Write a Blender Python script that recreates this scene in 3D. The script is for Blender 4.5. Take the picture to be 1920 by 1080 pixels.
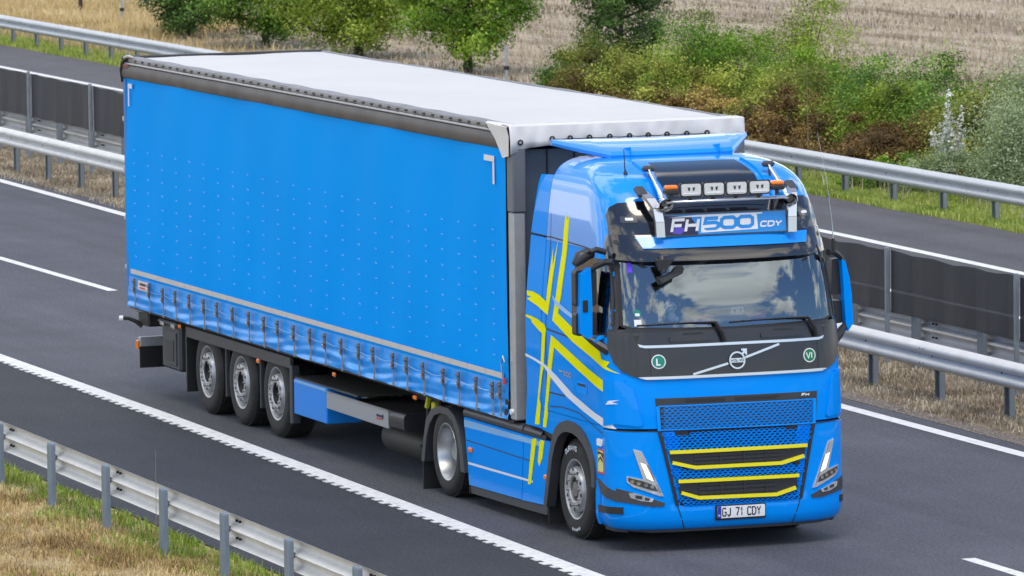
import bpy, bmesh, math, random
import numpy as np
from mathutils import Vector, Matrix
random.seed(7); RNG = np.random.default_rng(11)
PI = math.pi
for o in list(bpy.data.objects): bpy.data.objects.remove(o)
SC = bpy.context.scene
COL = SC.collection

# ---------------------------------------------------------------- camera
CAM = Vector((62.2568, -24.4259, 8.8028)); YAW, PITCH, ROLL = 2.7936, -0.0941, -0.0128
dv = Vector((math.cos(PITCH)*math.cos(YAW), math.cos(PITCH)*math.sin(YAW), math.sin(PITCH)))
rv = dv.cross(Vector((0, 0, 1))).normalized(); uv = rv.cross(dv)
cr, sr = math.cos(ROLL), math.sin(ROLL)
rv, uv = cr*rv+sr*uv, -sr*rv+cr*uv
cd = bpy.data.cameras.new('camera'); cam = bpy.data.objects.new('camera', cd); COL.objects.link(cam)
M4 = Matrix((rv, uv, -dv)).transposed().to_4x4(); M4.translation = CAM
cam.matrix_world = M4
cd.sensor_width = 36; cd.lens = 36*12511.1/1920; cd.clip_start = 1; cd.clip_end = 4000
cd.dof.use_dof = True; cd.dof.focus_distance = 68; cd.dof.aperture_fstop = 9
SC.camera = cam

# ---------------------------------------------------------------- world, sun, exposure
SUN_EL, SUN_AZ = math.radians(66), math.radians(-14)      # azimuth counted from +x towards +y
world = bpy.data.worlds.new('World'); SC.world = world; world.use_nodes = True
nt = world.node_tree; nt.nodes.clear()
def wn(t): return nt.nodes.new(t)
wout = wn('ShaderNodeOutputWorld'); wbg = wn('ShaderNodeBackground'); wbg.inputs['Strength'].default_value = 0.15
sky = wn('ShaderNodeTexSky'); sky.sky_type = 'NISHITA'; sky.sun_disc = False
sky.sun_elevation = SUN_EL; sky.sun_rotation = PI/2-SUN_AZ; sky.air_density = 1.0; sky.dust_density = 0.3; sky.ozone_density = 5.0
tcw = wn('ShaderNodeTexCoord'); sep = wn('ShaderNodeSeparateXYZ'); nt.links.new(tcw.outputs['Generated'], sep.inputs[0])
# clouds lie on a flat layer overhead: direction divided by its height
mx = wn('ShaderNodeMath'); mx.operation = 'MAXIMUM'; mx.inputs[1].default_value = 0.03; nt.links.new(sep.outputs['Z'], mx.inputs[0])
ad = wn('ShaderNodeMath'); ad.operation = 'ADD'; ad.inputs[1].default_value = 0.22; nt.links.new(mx.outputs[0], ad.inputs[0])
dx = wn('ShaderNodeMath'); dx.operation = 'DIVIDE'; nt.links.new(sep.outputs['X'], dx.inputs[0]); nt.links.new(ad.outputs[0], dx.inputs[1])
dy = wn('ShaderNodeMath'); dy.operation = 'DIVIDE'; nt.links.new(sep.outputs['Y'], dy.inputs[0]); nt.links.new(ad.outputs[0], dy.inputs[1])
cmb = wn('ShaderNodeCombineXYZ'); nt.links.new(dx.outputs[0], cmb.inputs[0]); nt.links.new(dy.outputs[0], cmb.inputs[1]); cmb.inputs[2].default_value = 28.8
n1 = wn('ShaderNodeTexNoise'); n1.inputs['Scale'].default_value = 2.1; n1.inputs['Detail'].default_value = 9; n1.inputs['Roughness'].default_value = 0.56
nt.links.new(cmb.outputs[0], n1.inputs['Vector'])
cr1 = wn('ShaderNodeValToRGB'); cr1.color_ramp.elements[0].position = 0.49; cr1.color_ramp.elements[1].position = 0.555
nt.links.new(n1.outputs['Fac'], cr1.inputs[0])
n2 = wn('ShaderNodeTexNoise'); n2.inputs['Scale'].default_value = 4.0; n2.inputs['Detail'].default_value = 5
nt.links.new(cmb.outputs[0], n2.inputs['Vector'])
cr2 = wn('ShaderNodeValToRGB')
cr2.color_ramp.elements[0].position = 0.35; cr2.color_ramp.elements[0].color = (6.6, 6.5, 6.4, 1)
cr2.color_ramp.elements[1].position = 0.65; cr2.color_ramp.elements[1].color = (12.0, 11.5, 10.6, 1)
nt.links.new(n2.outputs['Fac'], cr2.inputs[0])
mixw = wn('ShaderNodeMixRGB'); nt.links.new(cr1.outputs[0], mixw.inputs[0]); nt.links.new(sky.outputs[0], mixw.inputs[1]); nt.links.new(cr2.outputs[0], mixw.inputs[2])
nt.links.new(mixw.outputs[0], wbg.inputs['Color']); nt.links.new(wbg.outputs[0], wout.inputs[0])
sl = bpy.data.lights.new('sun', 'SUN'); sun = bpy.data.objects.new('sun', sl); COL.objects.link(sun)
sl.energy = 1.5; sl.angle = math.radians(26); sl.color = (1.0, 0.91, 0.78)
sd = Vector((math.cos(SUN_EL)*math.cos(SUN_AZ), math.cos(SUN_EL)*math.sin(SUN_AZ), math.sin(SUN_EL)))
sun.rotation_euler = (-sd).to_track_quat('-Z', 'Y').to_euler(); sun.location = sd*100
SC.view_settings.view_transform = 'Standard'; SC.view_settings.look = 'None'
SC.view_settings.exposure = 0.5; SC.view_settings.gamma = 1; SC.view_settings.use_curve_mapping = False
SC.render.engine = 'CYCLES'

# ---------------------------------------------------------------- materials
MATS = {}
def mat(name, col, rough=0.5, metal=0.0, coat=0.0, spec=0.5, noise=None, bump=None, coat_r=0.03):
    """noise=(scale, amount, second colour)  bump=(scale, strength)"""
    if name in MATS: return MATS[name]
    m = bpy.data.materials.new(name); m.use_nodes = True; MATS[name] = m
    n = m.node_tree; b = n.nodes['Principled BSDF']
    b.inputs['Base Color'].default_value = (*col, 1); b.inputs['Roughness'].default_value = rough
    b.inputs['Metallic'].default_value = metal; b.inputs['Coat Weight'].default_value = coat; b.inputs['Coat Roughness'].default_value = coat_r
    b.inputs['Specular IOR Level'].default_value = spec
    if spec < .25: b.inputs['IOR'].default_value = 1.06; b.inputs['Coat IOR'].default_value = 1.2; b.inputs['Specular IOR Level'].default_value = .5
    if noise or bump:
        tc = n.nodes.new('ShaderNodeTexCoord')
    if noise:
        t = n.nodes.new('ShaderNodeTexNoise'); t.inputs['Scale'].default_value = noise[0]; t.inputs['Detail'].default_value = 6
        t.inputs['Roughness'].default_value = 0.65
        n.links.new(tc.outputs['Object'], t.inputs['Vector'])
        r = n.nodes.new('ShaderNodeValToRGB'); r.color_ramp.elements[0].position = 0.35; r.color_ramp.elements[1].position = 0.7
        r.color_ramp.elements[0].color = (*col, 1); c2 = noise[2]
        r.color_ramp.elements[1].color = (*[a+(q-a)*noise[1] for a, q in zip(col, c2)], 1)
        n.links.new(t.outputs['Fac'], r.inputs[0]); n.links.new(r.outputs[0], b.inputs['Base Color'])
    if bump:
        t2 = n.nodes.new('ShaderNodeTexNoise'); t2.inputs['Scale'].default_value = bump[0]; t2.inputs['Detail'].default_value = 4
        n.links.new(tc.outputs['Object'], t2.inputs['Vector'])
        bp = n.nodes.new('ShaderNodeBump'); bp.inputs['Strength'].default_value = bump[1]; bp.inputs['Distance'].default_value = 0.02
        n.links.new(t2.outputs['Fac'], bp.inputs['Height']); n.links.new(bp.outputs[0], b.inputs['Normal'])
    return m
BLUE = mat('blue_paint', (0.0, 0.272, 0.88), 0.33, coat=0.5, spec=0.12)
BLUEG = mat('glossy_blue_paint', (0.0, 0.262, 0.85), 0.3, coat=1.0, spec=0.3)
BLUEF = mat('front_blue_paint', (0.0, 0.270, 0.875), 0.3, coat=0.7, spec=0.22); BLUEF.node_tree.nodes['Principled BSDF'].inputs['Coat IOR'].default_value = 1.33
SPOTL = mat('spot_lens', (.86,.87,.88), .15, metal=.35, coat=1.0)
POLISH = mat('polished_rim', (.55,.56,.57), .36, metal=1.0, noise=(9,.4,(.36,.36,.36)))
BLUEP = mat('blue_plastic', (0.004, 0.30, 0.98), 0.35, coat=0.3, spec=.2)  # colour lifted to stand in for light caught on the grille strands
CURT = mat('blue_tarpaulin', (0.0, 0.318, 0.93), 0.42, noise=(0.55, 0.4, (0.0, 0.37, 0.95)), bump=(1.3, .10), spec=0.16)
CURTG = mat('blue_gloss_tarpaulin', (0.0, 0.318, 0.93), 0.34, spec=.28, coat=.2, coat_r=.14)  # same blue as the curtain, gloss added to catch sky highlights
YELL = mat('yellow_vinyl', (0.80, 0.80, 0.0), 0.4, coat=0.15, spec=.2)
YBAR = mat('yellow_paint', (0.86, 0.76, 0.0), 0.35, coat=0.5)
WHITEV = mat('white_vinyl', (0.75, 0.8, 0.86), 0.35, coat=0.2)
PALEV = mat('pale_blue_vinyl', (0.22, 0.5, 0.85), 0.35, coat=0.5)
BLACKP = mat('black_plastic', (0.018, 0.019, 0.022), 0.42, noise=(14, 0.5, (0.03, 0.03, 0.034)))
GREYP = mat('dark_grey_plastic', (0.042, 0.045, 0.052), 0.48, noise=(10, 0.5, (0.06, 0.06, 0.065)))
PANEL = mat('anthracite_panel', (0.013, 0.015, 0.021), 0.36, coat=0.3, coat_r=0.12)
GLOSSB = mat('gloss_black', (0.008, 0.009, 0.012), 0.12, coat=1.0)
CHROME = mat('chrome', (0.82, 0.83, 0.85), 0.1, metal=1.0)
SATIN = mat('satin_metal', (0.62, 0.64, 0.66), 0.3, metal=1.0)
ALU = mat('aluminium_rim', (0.52, 0.53, 0.55), 0.42, metal=0.7, noise=(12, 0.35, (0.38, 0.37, 0.36)))
HUB = mat('dull_steel', (0.34, 0.33, 0.32), 0.42, metal=0.8, noise=(20, 0.7, (0.12, 0.1, 0.09)))
RUBBER = mat('tyre_rubber', (0.012, 0.012, 0.013), 0.75, noise=(5, 0.8, (0.045, 0.041, 0.037)))
BLACKR = mat('black_rubber', (0.012, 0.012, 0.013), 0.6)
DARK = mat('chassis_black', (0.014, 0.014, 0.015), 0.6, noise=(5, 0.6, (0.04, 0.036, 0.03)))
GALV = mat('galvanised_steel', (0.42, 0.44, 0.46), 0.45, metal=0.35, noise=(9, 0.5, (0.3, 0.32, 0.34)), bump=(30, 0.06))
RAILM = mat('guardrail_zinc', (0.54, 0.57, 0.59), 0.5, metal=0.2, noise=(2.2, 0.6, (0.42, 0.44, 0.46)), bump=(18, 0.04))
RAILW = mat('weathered_guardrail_zinc', (0.66, 0.665, 0.655), 0.5, metal=0.1, noise=(2.6, 0.7, (0.50, 0.50, 0.48)), bump=(18, 0.04))
POSTM = mat('blue_grey_post_zinc', (0.19, 0.24, 0.30), 0.5, metal=0.25, noise=(5, 0.8, (0.11, 0.14, 0.185)), bump=(25, 0.05))
POSTG = mat('grey_post_zinc', (0.25, 0.285, 0.31), 0.5, metal=0.25, noise=(5, 0.6, (0.17, 0.19, 0.21)), bump=(25, 0.05))
ROOFW = mat('white_tarpaulin', (0.575, 0.575, 0.57), 0.55, noise=(0.55, 0.55, (0.47, 0.465, 0.455)), bump=(1.6, 0.1))
FLAPW = mat('white_front_tarpaulin', (0.68, 0.68, 0.685), 0.5, noise=(3.5, 0.4, (0.52, 0.51, 0.49)), bump=(2.5, 0.25))
CANT = mat('brown_grey_edge_strip', (0.055, 0.050, 0.047), 0.55, noise=(2.5, 0.7, (0.115, 0.107, 0.103)))
EDGEG = mat('grey_tarpaulin_edge', (0.22, 0.22, 0.235), 0.5, noise=(3, 0.7, (0.12, 0.12, 0.125)))
HEADB = mat('slate_blue_headboard', (0.075, 0.105, 0.14), 0.5, noise=(3, 0.5, (0.11, 0.14, 0.175)))
HEADG = mat('grey_corner_cover', (0.115, 0.13, 0.15), 0.5, noise=(6, 0.5, (0.17, 0.185, 0.2)))
STRAP = mat('grey_webbing', (0.22, 0.23, 0.25), 0.7, noise=(30, 0.6, (0.12, 0.13, 0.14)))
BUCK = mat('buckle_steel', (0.05, 0.05, 0.055), 0.42, metal=0.5, noise=(40, 0.9, (0.3, 0.3, 0.3)))
REFL = mat('reflective_tape', (0.60, 0.58, 0.55), 0.4, noise=(30, 0.4, (0.42, 0.42, 0.42)))
AMBER = mat('amber_lens', (0.95, 0.22, 0.01), 0.2, coat=0.8)
REDM = mat('red_plastic', (0.5, 0.02, 0.02), 0.4)
LIME = mat('lime_metal', (0.55, 0.55, 0.02), 0.45)
LENS = mat('clear_lens', (0.78, 0.80, 0.83), 0.12, metal=0.65, coat=1.0)
LENSD = mat('dark_lens', (0.05, 0.055, 0.06), 0.1, coat=1.0)
WHITEP = mat('white_plastic', (0.78, 0.79, 0.8), 0.45)
GREEN1 = mat('teal_green_print', (0.0, 0.22, 0.16), 0.4)
GREEN2 = mat('green_print', (0.0, 0.17, 0.06), 0.4)
NAVY = mat('navy_print', (0.012, 0.012, 0.06), 0.35)
SKYB = mat('sky_blue_print', (0.01, 0.26, 0.72), 0.35)
EUBLUE = mat('flag_blue_print', (0.01, 0.04, 0.4), 0.4)
REDP = mat('red_print', (0.62, 0.05, 0.05), 0.4)
PALEY = mat('pale_yellow_print', (0.68, 0.66, 0.2), 0.4)
INK = mat('black_print', (0.012, 0.012, 0.014), 0.5)
INTER = mat('cab_lining', (0.016, 0.018, 0.02), 0.8)
DASHM = mat('dashboard_plastic', (0.035, 0.035, 0.034), 0.6)
SEATM = mat('seat_fabric', (0.025, 0.025, 0.028), 0.85)
PURP = mat('purple_film', (0.12, 0.04, 0.85), 0.4)
ORNG = mat('orange_film', (0.9, 0.25, 0.06), 0.4)
BROWNT = mat('dull_brown_metal', (0.05, 0.047, 0.042), 0.55, noise=(5, 0.5, (0.05, 0.05, 0.045)))
SILV = mat('silver_panel', (0.42, 0.44, 0.47), 0.38, metal=0.5)
def glass(name, tint, refl, gl=(0.95, 0.97, 1)):
    m = bpy.data.materials.new(name); m.use_nodes = True; n = m.node_tree; n.nodes.clear()
    o = n.nodes.new('ShaderNodeOutputMaterial'); tr = n.nodes.new('ShaderNodeBsdfTransparent'); tr.inputs[0].default_value = (*tint, 1)
    g = n.nodes.new('ShaderNodeBsdfGlossy'); g.inputs['Roughness'].default_value = 0.01; g.inputs['Color'].default_value = (*gl, 1)
    f = n.nodes.new('ShaderNodeFresnel'); f.inputs['IOR'].default_value = refl
    mx = n.nodes.new('ShaderNodeMixShader'); n.links.new(f.outputs[0], mx.inputs[0]); n.links.new(tr.outputs[0], mx.inputs[1]); n.links.new(g.outputs[0], mx.inputs[2])
    n.links.new(mx.outputs[0], o.inputs[0]); return m
GLASS = glass('windscreen_glass', (0.84, 0.88, 0.88), 2.5, (0.76, 0.90, 1.0))
GLASSD = glass('tinted_side_glass', (0.25, 0.28, 0.27), 2.0)

# ---------------------------------------------------------------- object helpers
class MB:
    def __init__(s): s.v = []; s.f = []; s.mi = []
    def add(s, vs, fs, mi=0):
        k = len(s.v); s.v += [tuple(p) for p in vs]; s.f += [tuple(i+k for i in f) for f in fs]; s.mi += [mi]*len(fs); return s
    def box(s, c, d, ch=0.0, rot=None, mi=0):
        x, y, z = d[0]/2, d[1]/2, d[2]/2
        if ch <= 0:
            vs = [(-x,-y,-z),(x,-y,-z),(x,y,-z),(-x,y,-z),(-x,-y,z),(x,-y,z),(x,y,z),(-x,y,z)]
            fs = [(0,3,2,1),(4,5,6,7),(0,1,5,4),(1,2,6,5),(2,3,7,6),(3,0,4,7)]
        else:
            ch = min(ch, .49*min(d)); vs = []; fs = []; idx = {}
            for sx in (-1,1):
                for sy in (-1,1):
                    for sz in (-1,1):
                        for a in range(3):
                            p = [sx*(x-ch), sy*(y-ch), sz*(z-ch)]; p[a] = (sx*x, sy*y, sz*z)[a]
                            idx[sx,sy,sz,a] = len(vs); vs.append(tuple(p))
            def q(*k): fs.append(tuple(idx[i] for i in k))
            for a in range(3):
                b, c2 = (a+1)%3, (a+2)%3
                for sg in (-1,1):
                    o = []
                    for e, g in ((-1,-1),(1,-1),(1,1),(-1,1)):
                        t = [0,0,0]; t[a]=sg; t[b]=e; t[c2]=g; o.append((*t, a))
                    q(*(o if sg > 0 else o[::-1]))
                for e in (-1,1):
                    for g in (-1,1):
                        t1=[0,0,0]; t1[b]=e; t1[c2]=g; t1[a]=-1; t2=list(t1); t2[a]=1
                        o = [(*t1,b),(*t2,b),(*t2,c2),(*t1,c2)]
                        q(*(o if e*g > 0 else o[::-1]))
            for sx in (-1,1):
                for sy in (-1,1):
                    for sz in (-1,1):
                        o = [(sx,sy,sz,0),(sx,sy,sz,1),(sx,sy,sz,2)]
                        q(*(o if sx*sy*sz > 0 else o[::-1]))
        R = rot if rot is not None else Matrix.Identity(3)
        c = Vector(c); return s.add([c+R@Vector(p) for p in vs], fs, mi)
    def tube(s, pts, r, n=8, caps=True, mi=0):
        pts = [Vector(p) for p in pts]; rs = r if isinstance(r, (list, tuple)) else [r]*len(pts); vs = []; fs = []
        ref = None
        for i, p in enumerate(pts):
            t = (pts[min(i+1, len(pts)-1)]-pts[max(i-1, 0)]).normalized()
            if ref is None: ref = t.orthogonal().normalized()
            ref = (ref-t*ref.dot(t)).normalized(); b = t.cross(ref)
            for k in range(n):
                a = 2*PI*k/n; vs.append(p+rs[i]*(math.cos(a)*ref+math.sin(a)*b))
        for i in range(len(pts)-1):
            for k in range(n):
                fs.append((i*n+k, i*n+(k+1)%n, (i+1)*n+(k+1)%n, (i+1)*n+k))
        if caps: fs.append(tuple(range(n))[::-1]); fs.append(tuple(range((len(pts)-1)*n, len(pts)*n)))
        return s.add(vs, fs, mi)
    def lathe(s, prof, c=(0,0,0), n=40, mi=0):
        """profile [(radius, y)] turned about the y axis through c"""
        vs = []; fs = []
        for r, y in prof:
            for k in range(n):
                a = 2*PI*k/n; vs.append((c[0]+r*math.cos(a), c[1]+y, c[2]+r*math.sin(a)))
        for i in range(len(prof)-1):
            for k in range(n):
                fs.append((i*n+k, i*n+(k+1)%n, (i+1)*n+(k+1)%n, (i+1)*n+k))
        return s.add(vs, fs, mi)
    def prism(s, poly, fn0, fn1, mi=0):
        """polygon of 2D points swept between the two maps"""
        n = len(poly); vs = [fn0(*p) for p in poly]+[fn1(*p) for p in poly]
        fs = [tuple(range(n)), tuple(range(n, 2*n))[::-1]]+[(i, n+i, n+(i+1)%n, (i+1)%n) for i in range(n)]
        return s.add(vs, fs, mi)
    def build(s, name, m, parent=None, smooth=False, label=None, kind=None):
        me = bpy.data.meshes.new(name); me.from_pydata(s.v, [], s.f)
        for q in (m if isinstance(m, (list, tuple)) else [m]): me.materials.append(q)
        if any(s.mi): me.polygons.foreach_set('material_index', s.mi)
        bm = bmesh.new(); bm.from_mesh(me); bmesh.ops.recalc_face_normals(bm, faces=bm.faces); bm.to_mesh(me); bm.free()
        if smooth:
            me.polygons.foreach_set('use_smooth', [True]*len(me.polygons))
            me.set_sharp_from_angle(angle=math.radians(smooth if smooth is not True else 35))
        o = bpy.data.objects.new(name, me); COL.objects.link(o)
        if parent: o.parent = parent
        if label: o['label'] = label
        if kind: o['kind'] = kind
        return o
def thing(name, label, cat, loc=(0,0,0), group=None):
    o = bpy.data.objects.new(name, None); COL.objects.link(o); o.location = loc; o.empty_display_size = .2
    o['label'] = label; o['category'] = cat
    if group: o['group'] = group
    bpy.context.view_layer.update() if False else None
    return o
def tag(o, label, cat, group=None):
    o['label'] = label; o['category'] = cat
    if group: o['group'] = group
    return o
def dup(o, parent):
    c = o.copy(); COL.objects.link(c); c.parent = parent
    for ch in [x for x in o.children]: dup(ch, c)
    return c
def dup_at(o, parent, loc):
    c = dup(o, parent); c.location = loc; return c

# strokes -> lettering
def arc(cx, cy, rx, ry, a0, a1, n=8):
    return [(cx+rx*math.cos(math.radians(a0+(a1-a0)*i/n)), cy+ry*math.sin(math.radians(a0+(a1-a0)*i/n))) for i in range(n+1)]
GL = {
 'A': [[(0,0),(.5,1),(1,0)], [(.22,.32),(.78,.32)]], 'C': [[(1,.85),(.8,1),(.2,1),(0,.82),(0,.18),(.2,0),(.8,0),(1,.15)]],
 'D': [[(0,0),(0,1),(.65,1),(1,.75),(1,.25),(.65,0),(-.02,0)]], 'F': [[(0,0),(0,1),(1,1)], [(.08,.52),(.8,.52)]],
 'G': [[(1,.83),(.8,1),(.2,1),(0,.82),(0,.18),(.2,0),(.8,0),(1,.18),(1,.45),(.55,.45)]], 'H': [[(0,0),(0,1)], [(1,0),(1,1)], [(.1,.5),(.9,.5)]],
 'I': [[(.5,0),(.5,1)]], 'J': [[(.85,1),(.85,.2),(.65,0),(.25,0),(.05,.2)]], 'L': [[(0,1),(0,0),(.9,0)]],
 'O': [[(.2,0),(0,.2),(0,.8),(.2,1),(.8,1),(1,.8),(1,.2),(.8,0),(.18,0)]], '0': [[(.2,0),(0,.2),(0,.8),(.2,1),(.8,1),(1,.8),(1,.2),(.8,0),(.18,0)]],
 'R': [[(0,0),(0,1),(.75,1),(1,.85),(1,.62),(.8,.48),(.1,.48)], [(.5,.38),(1,0)]], 'S': [[(1,.85),(.8,1),(.2,1),(0,.85),(0,.65),(.2,.52),(.8,.48),(1,.35),(1,.15),(.8,0),(.2,0),(0,.15)]],
 'U': [[(0,1),(0,.2),(.2,0),(.8,0),(1,.2),(1,1)]], 'V': [[(0,1),(.5,0),(1,1)]], 'Y': [[(0,1),(.5,.48),(1,1)], [(.5,.36),(.5,0)]],
 '1': [[(.2,.75),(.6,1),(.6,0)]], '5': [[(.95,1),(.1,1),(.02,.55),(.75,.58),(1,.42),(1,.18),(.8,0),(.2,0),(0,.12)]],
 '7': [[(0,1),(1,1),(.4,0)]], 'P': [[(0,0),(0,1),(.75,1),(1,.85),(1,.6),(.8,.45),(.1,.45)]],
}
def stroke_quads(pl, t):
    n = len(pl); L = []
    for i, p in enumerate(pl):
        d0 = d1 = None
        if i > 0: d0 = Vector((p[0]-pl[i-1][0], p[1]-pl[i-1][1])).normalized()
        if i < n-1: d1 = Vector((pl[i+1][0]-p[0], pl[i+1][1]-p[1])).normalized()
        if d0 is None: m = Vector((-d1.y, d1.x)); k = 1
        elif d1 is None: m = Vector((-d0.y, d0.x)); k = 1
        else:
            m = Vector((-d0.y, d0.x))+Vector((-d1.y, d1.x))
            m = m.normalized() if m.length > 1e-6 else Vector((-d0.y, d0.x)); k = min(2.0, 1/max(.3, m.dot(Vector((-d0.y, d0.x)))))
        L.append(((p[0]+m.x*t/2*k, p[1]+m.y*t/2*k), (p[0]-m.x*t/2*k, p[1]-m.y*t/2*k)))
    return L
def lettering(text, u0, v0, h, w, gap, t, fn, slant=0.0, mb=None, space=None):
    """strokes of the text from (u0, v0), mapped to 3D by fn(u, v)"""
    mb = mb or MB(); u = u0
    for ch in text:
        if ch == ' ': u += (space or w)+gap; continue
        cw = w*(.35 if ch in 'I' else .7 if ch == '1' else 1)
        for pl in GL[ch]:
            P = [(u+p[0]*cw, v0+t/2+p[1]*(h-t)) for p in pl]
            Q = stroke_quads(P, t); vs = []
            for a, b in Q:
                for q in (a, b): vs.append(fn(q[0]+slant*(q[1]-v0), q[1]))
            mb.add(vs, [(2*i, 2*i+1, 2*i+3, 2*i+2) for i in range(len(Q)-1)])
        u += cw+gap
    return mb
# ================================================================ SETTING: ground, roads, markings
def node_mat(name, build, rough=0.9):
    m = bpy.data.materials.new(name); m.use_nodes = True; MATS[name] = m
    n = m.node_tree; b = n.nodes['Principled BSDF']; b.inputs['Roughness'].default_value = rough; b.inputs['Specular IOR Level'].default_value = 0.3
    build(n, b); return m
def tex(n, scale, detail=6, rough=.6, mapscale=None, rot=0, vec=None):
    tc = n.nodes.new('ShaderNodeTexCoord'); t = n.nodes.new('ShaderNodeTexNoise')
    t.inputs['Scale'].default_value = scale; t.inputs['Detail'].default_value = detail; t.inputs['Roughness'].default_value = rough
    if mapscale:
        mp = n.nodes.new('ShaderNodeMapping'); mp.inputs['Scale'].default_value = mapscale; mp.inputs['Rotation'].default_value = (0, 0, rot)
        mp.vector_type = 'TEXTURE' if False else 'POINT'
        n.links.new(tc.outputs['Object'], mp.inputs[0]); n.links.new(mp.outputs[0], t.inputs['Vector'])
    else: n.links.new(tc.outputs['Object'], t.inputs['Vector'])
    return t.outputs['Fac']
def ramp(n, src, stops):
    r = n.nodes.new('ShaderNodeValToRGB'); e = r.color_ramp.elements
    while len(e) < len(stops): e.new(.5)
    for q, (p, c) in zip(e, stops): q.position = p; q.color = (*c, 1)
    n.links.new(src, r.inputs[0]); return r.outputs[0]
def mixc(n, fac, a, b, mode='MIX'):
    x = n.nodes.new('ShaderNodeMixRGB'); x.blend_type = mode
    for i, q in ((0, fac), (1, a), (2, b)):
        if hasattr(q, 'links'): n.links.new(q, x.inputs[i])
        elif isinstance(q, tuple): x.inputs[i].default_value = (*q, 1)
        else: x.inputs[i].default_value = q
    return x.outputs[0]
def bumpit(n, b, src, st, dist=.02):
    p = n.nodes.new('ShaderNodeBump'); p.inputs['Strength'].default_value = st; p.inputs['Distance'].default_value = dist
    n.links.new(src, p.inputs['Height']); n.links.new(p.outputs[0], b.inputs['Normal'])
def asphalt(c, name):
    def f(n, b):
        g = ramp(n, tex(n, 26, 4, .85), [(.32, tuple(q*.50 for q in c)), (.5, c), (.66, tuple(q*1.75 for q in c))])
        st = ramp(n, tex(n, .5, 7, .62, (.05, 1.5, 1)), [(.3, (.74,.74,.74)), (.7, (1.24,1.23,1.21))])
        pt = ramp(n, tex(n, .7, 6, .65), [(.3, (.84,.84,.84)), (.7, (1.14,1.14,1.13))])
        x = mixc(n, 1.0, g, st, 'MULTIPLY'); x = mixc(n, 1.0, x, pt, 'MULTIPLY')
        sp = ramp(n, tex(n, 42, 1, .5), [(.69, (0,0,0)), (.75, (.16,.155,.15))])
        x = mixc(n, 1.0, x, sp, 'ADD')
        dk = ramp(n, tex(n, 3.1, 3, .6), [(.26, (.62,.62,.62)), (.33, (1,1,1))])
        x = mixc(n, 1.0, x, dk, 'MULTIPLY')
        n.links.new(x, b.inputs['Base Color']); bumpit(n, b, tex(n, 50, 4, .8), .8, .012)
    return node_mat(name, f, .7)
ASPH = asphalt((.074,.077,.095), 'lane_asphalt'); ASPS = asphalt((.037,.038,.044), 'shoulder_asphalt'); ASPF = asphalt((.090,.087,.098), 'far_asphalt')
def f_line(n, b):
    x = ramp(n, tex(n, 9, 6, .7), [(.25, (.42,.42,.42)), (.5, (.70,.70,.69)), (.8, (.78,.78,.77))])
    n.links.new(x, b.inputs['Base Color']); bumpit(n, b, tex(n, 60, 2, .6), .3, .01)
LINEM = node_mat('road_paint', f_line, .6)
def f_dry(n, b):
    x = ramp(n, tex(n, 2.2, 8, .7), [(.28, (.24,.18,.11)), (.5, (.56,.44,.255)), (.72, (.66,.54,.32))])
    y = ramp(n, tex(n, 26, 4, .8), [(.3, (.55,.52,.5)), (.7, (1.25,1.2,1.15))])
    n.links.new(mixc(n, 1, x, y, 'MULTIPLY'), b.inputs['Base Color']); bumpit(n, b, tex(n, 22, 5, .8), 1, .05)
DRY = node_mat('dry_grass_soil', f_dry, 1)
def f_med(n, b):
    x = ramp(n, tex(n, 1.8, 8, .75), [(.32, (.10,.078,.058)), (.5, (.30,.245,.18)), (.7, (.46,.39,.29))])
    y = ramp(n, tex(n, 30, 4, .8), [(.3, (.5,.48,.46)), (.7, (1.25,1.2,1.15))])
    n.links.new(mixc(n, 1, x, y, 'MULTIPLY'), b.inputs['Base Color']); bumpit(n, b, tex(n, 25, 5, .8), 1, .05)
MEDM = node_mat('median_soil', f_med, 1)
def f_gravel(n, b):
    x = ramp(n, tex(n, 24, 4, .9), [(.35, (.06,.05,.04)), (.5, (.17,.14,.115)), (.64, (.5,.46,.42))])
    n.links.new(x, b.inputs['Base Color']); bumpit(n, b, tex(n, 30, 3, .8), 1, .04)
GRAV = node_mat('verge_gravel', f_gravel, 1)
FA = math.radians(24)
def f_field(n, b):
    base = ramp(n, tex(n, 1.0, 8, .72, (.35, 1.6, 1), -FA), [(.28, (.36,.29,.22)), (.48, (.56,.465,.36)), (.72, (.68,.585,.465))])
    rows = ramp(n, tex(n, 1.0, 5, .75, (.05, .62, 1), -FA), [(.38, (.52,.47,.43)), (.5, (1,1,1)), (.7, (1.15,1.15,1.15))])
    fine = ramp(n, tex(n, 7, 6, .85, (.5, 1.8, 1), -FA), [(.36, (.58,.55,.52)), (.5, (1,1,1)), (.68, (1.22,1.2,1.17))])
    x = mixc(n, 1, base, rows, 'MULTIPLY'); x = mixc(n, 1, x, fine, 'MULTIPLY')
    n.links.new(x, b.inputs['Base Color']); bumpit(n, b, tex(n, 5, 6, .8, (.6,1.8,1), -FA), 1, .12)
FIELD = node_mat('stubble_field', f_field, 1)
def f_verge(n, b):
    x = ramp(n, tex(n, 1.2, 7, .7), [(.3, (.10,.12,.035)), (.55, (.24,.22,.09)), (.75, (.36,.29,.14))])
    n.links.new(x, b.inputs['Base Color']); bumpit(n, b, tex(n, 16, 5, .8), 1, .06)
VERGE = node_mat('verge_ground', f_verge, 1)
def f_under(n, b):
    x = ramp(n, tex(n, 1.5, 7, .7), [(.3, (.045,.035,.022)), (.6, (.12,.09,.055)), (.8, (.2,.16,.09))])
    n.links.new(x, b.inputs['Base Color']); bumpit(n, b, tex(n, 16, 5, .8), 1, .06)
UNDER = node_mat('thicket_soil', f_under, 1)

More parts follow.
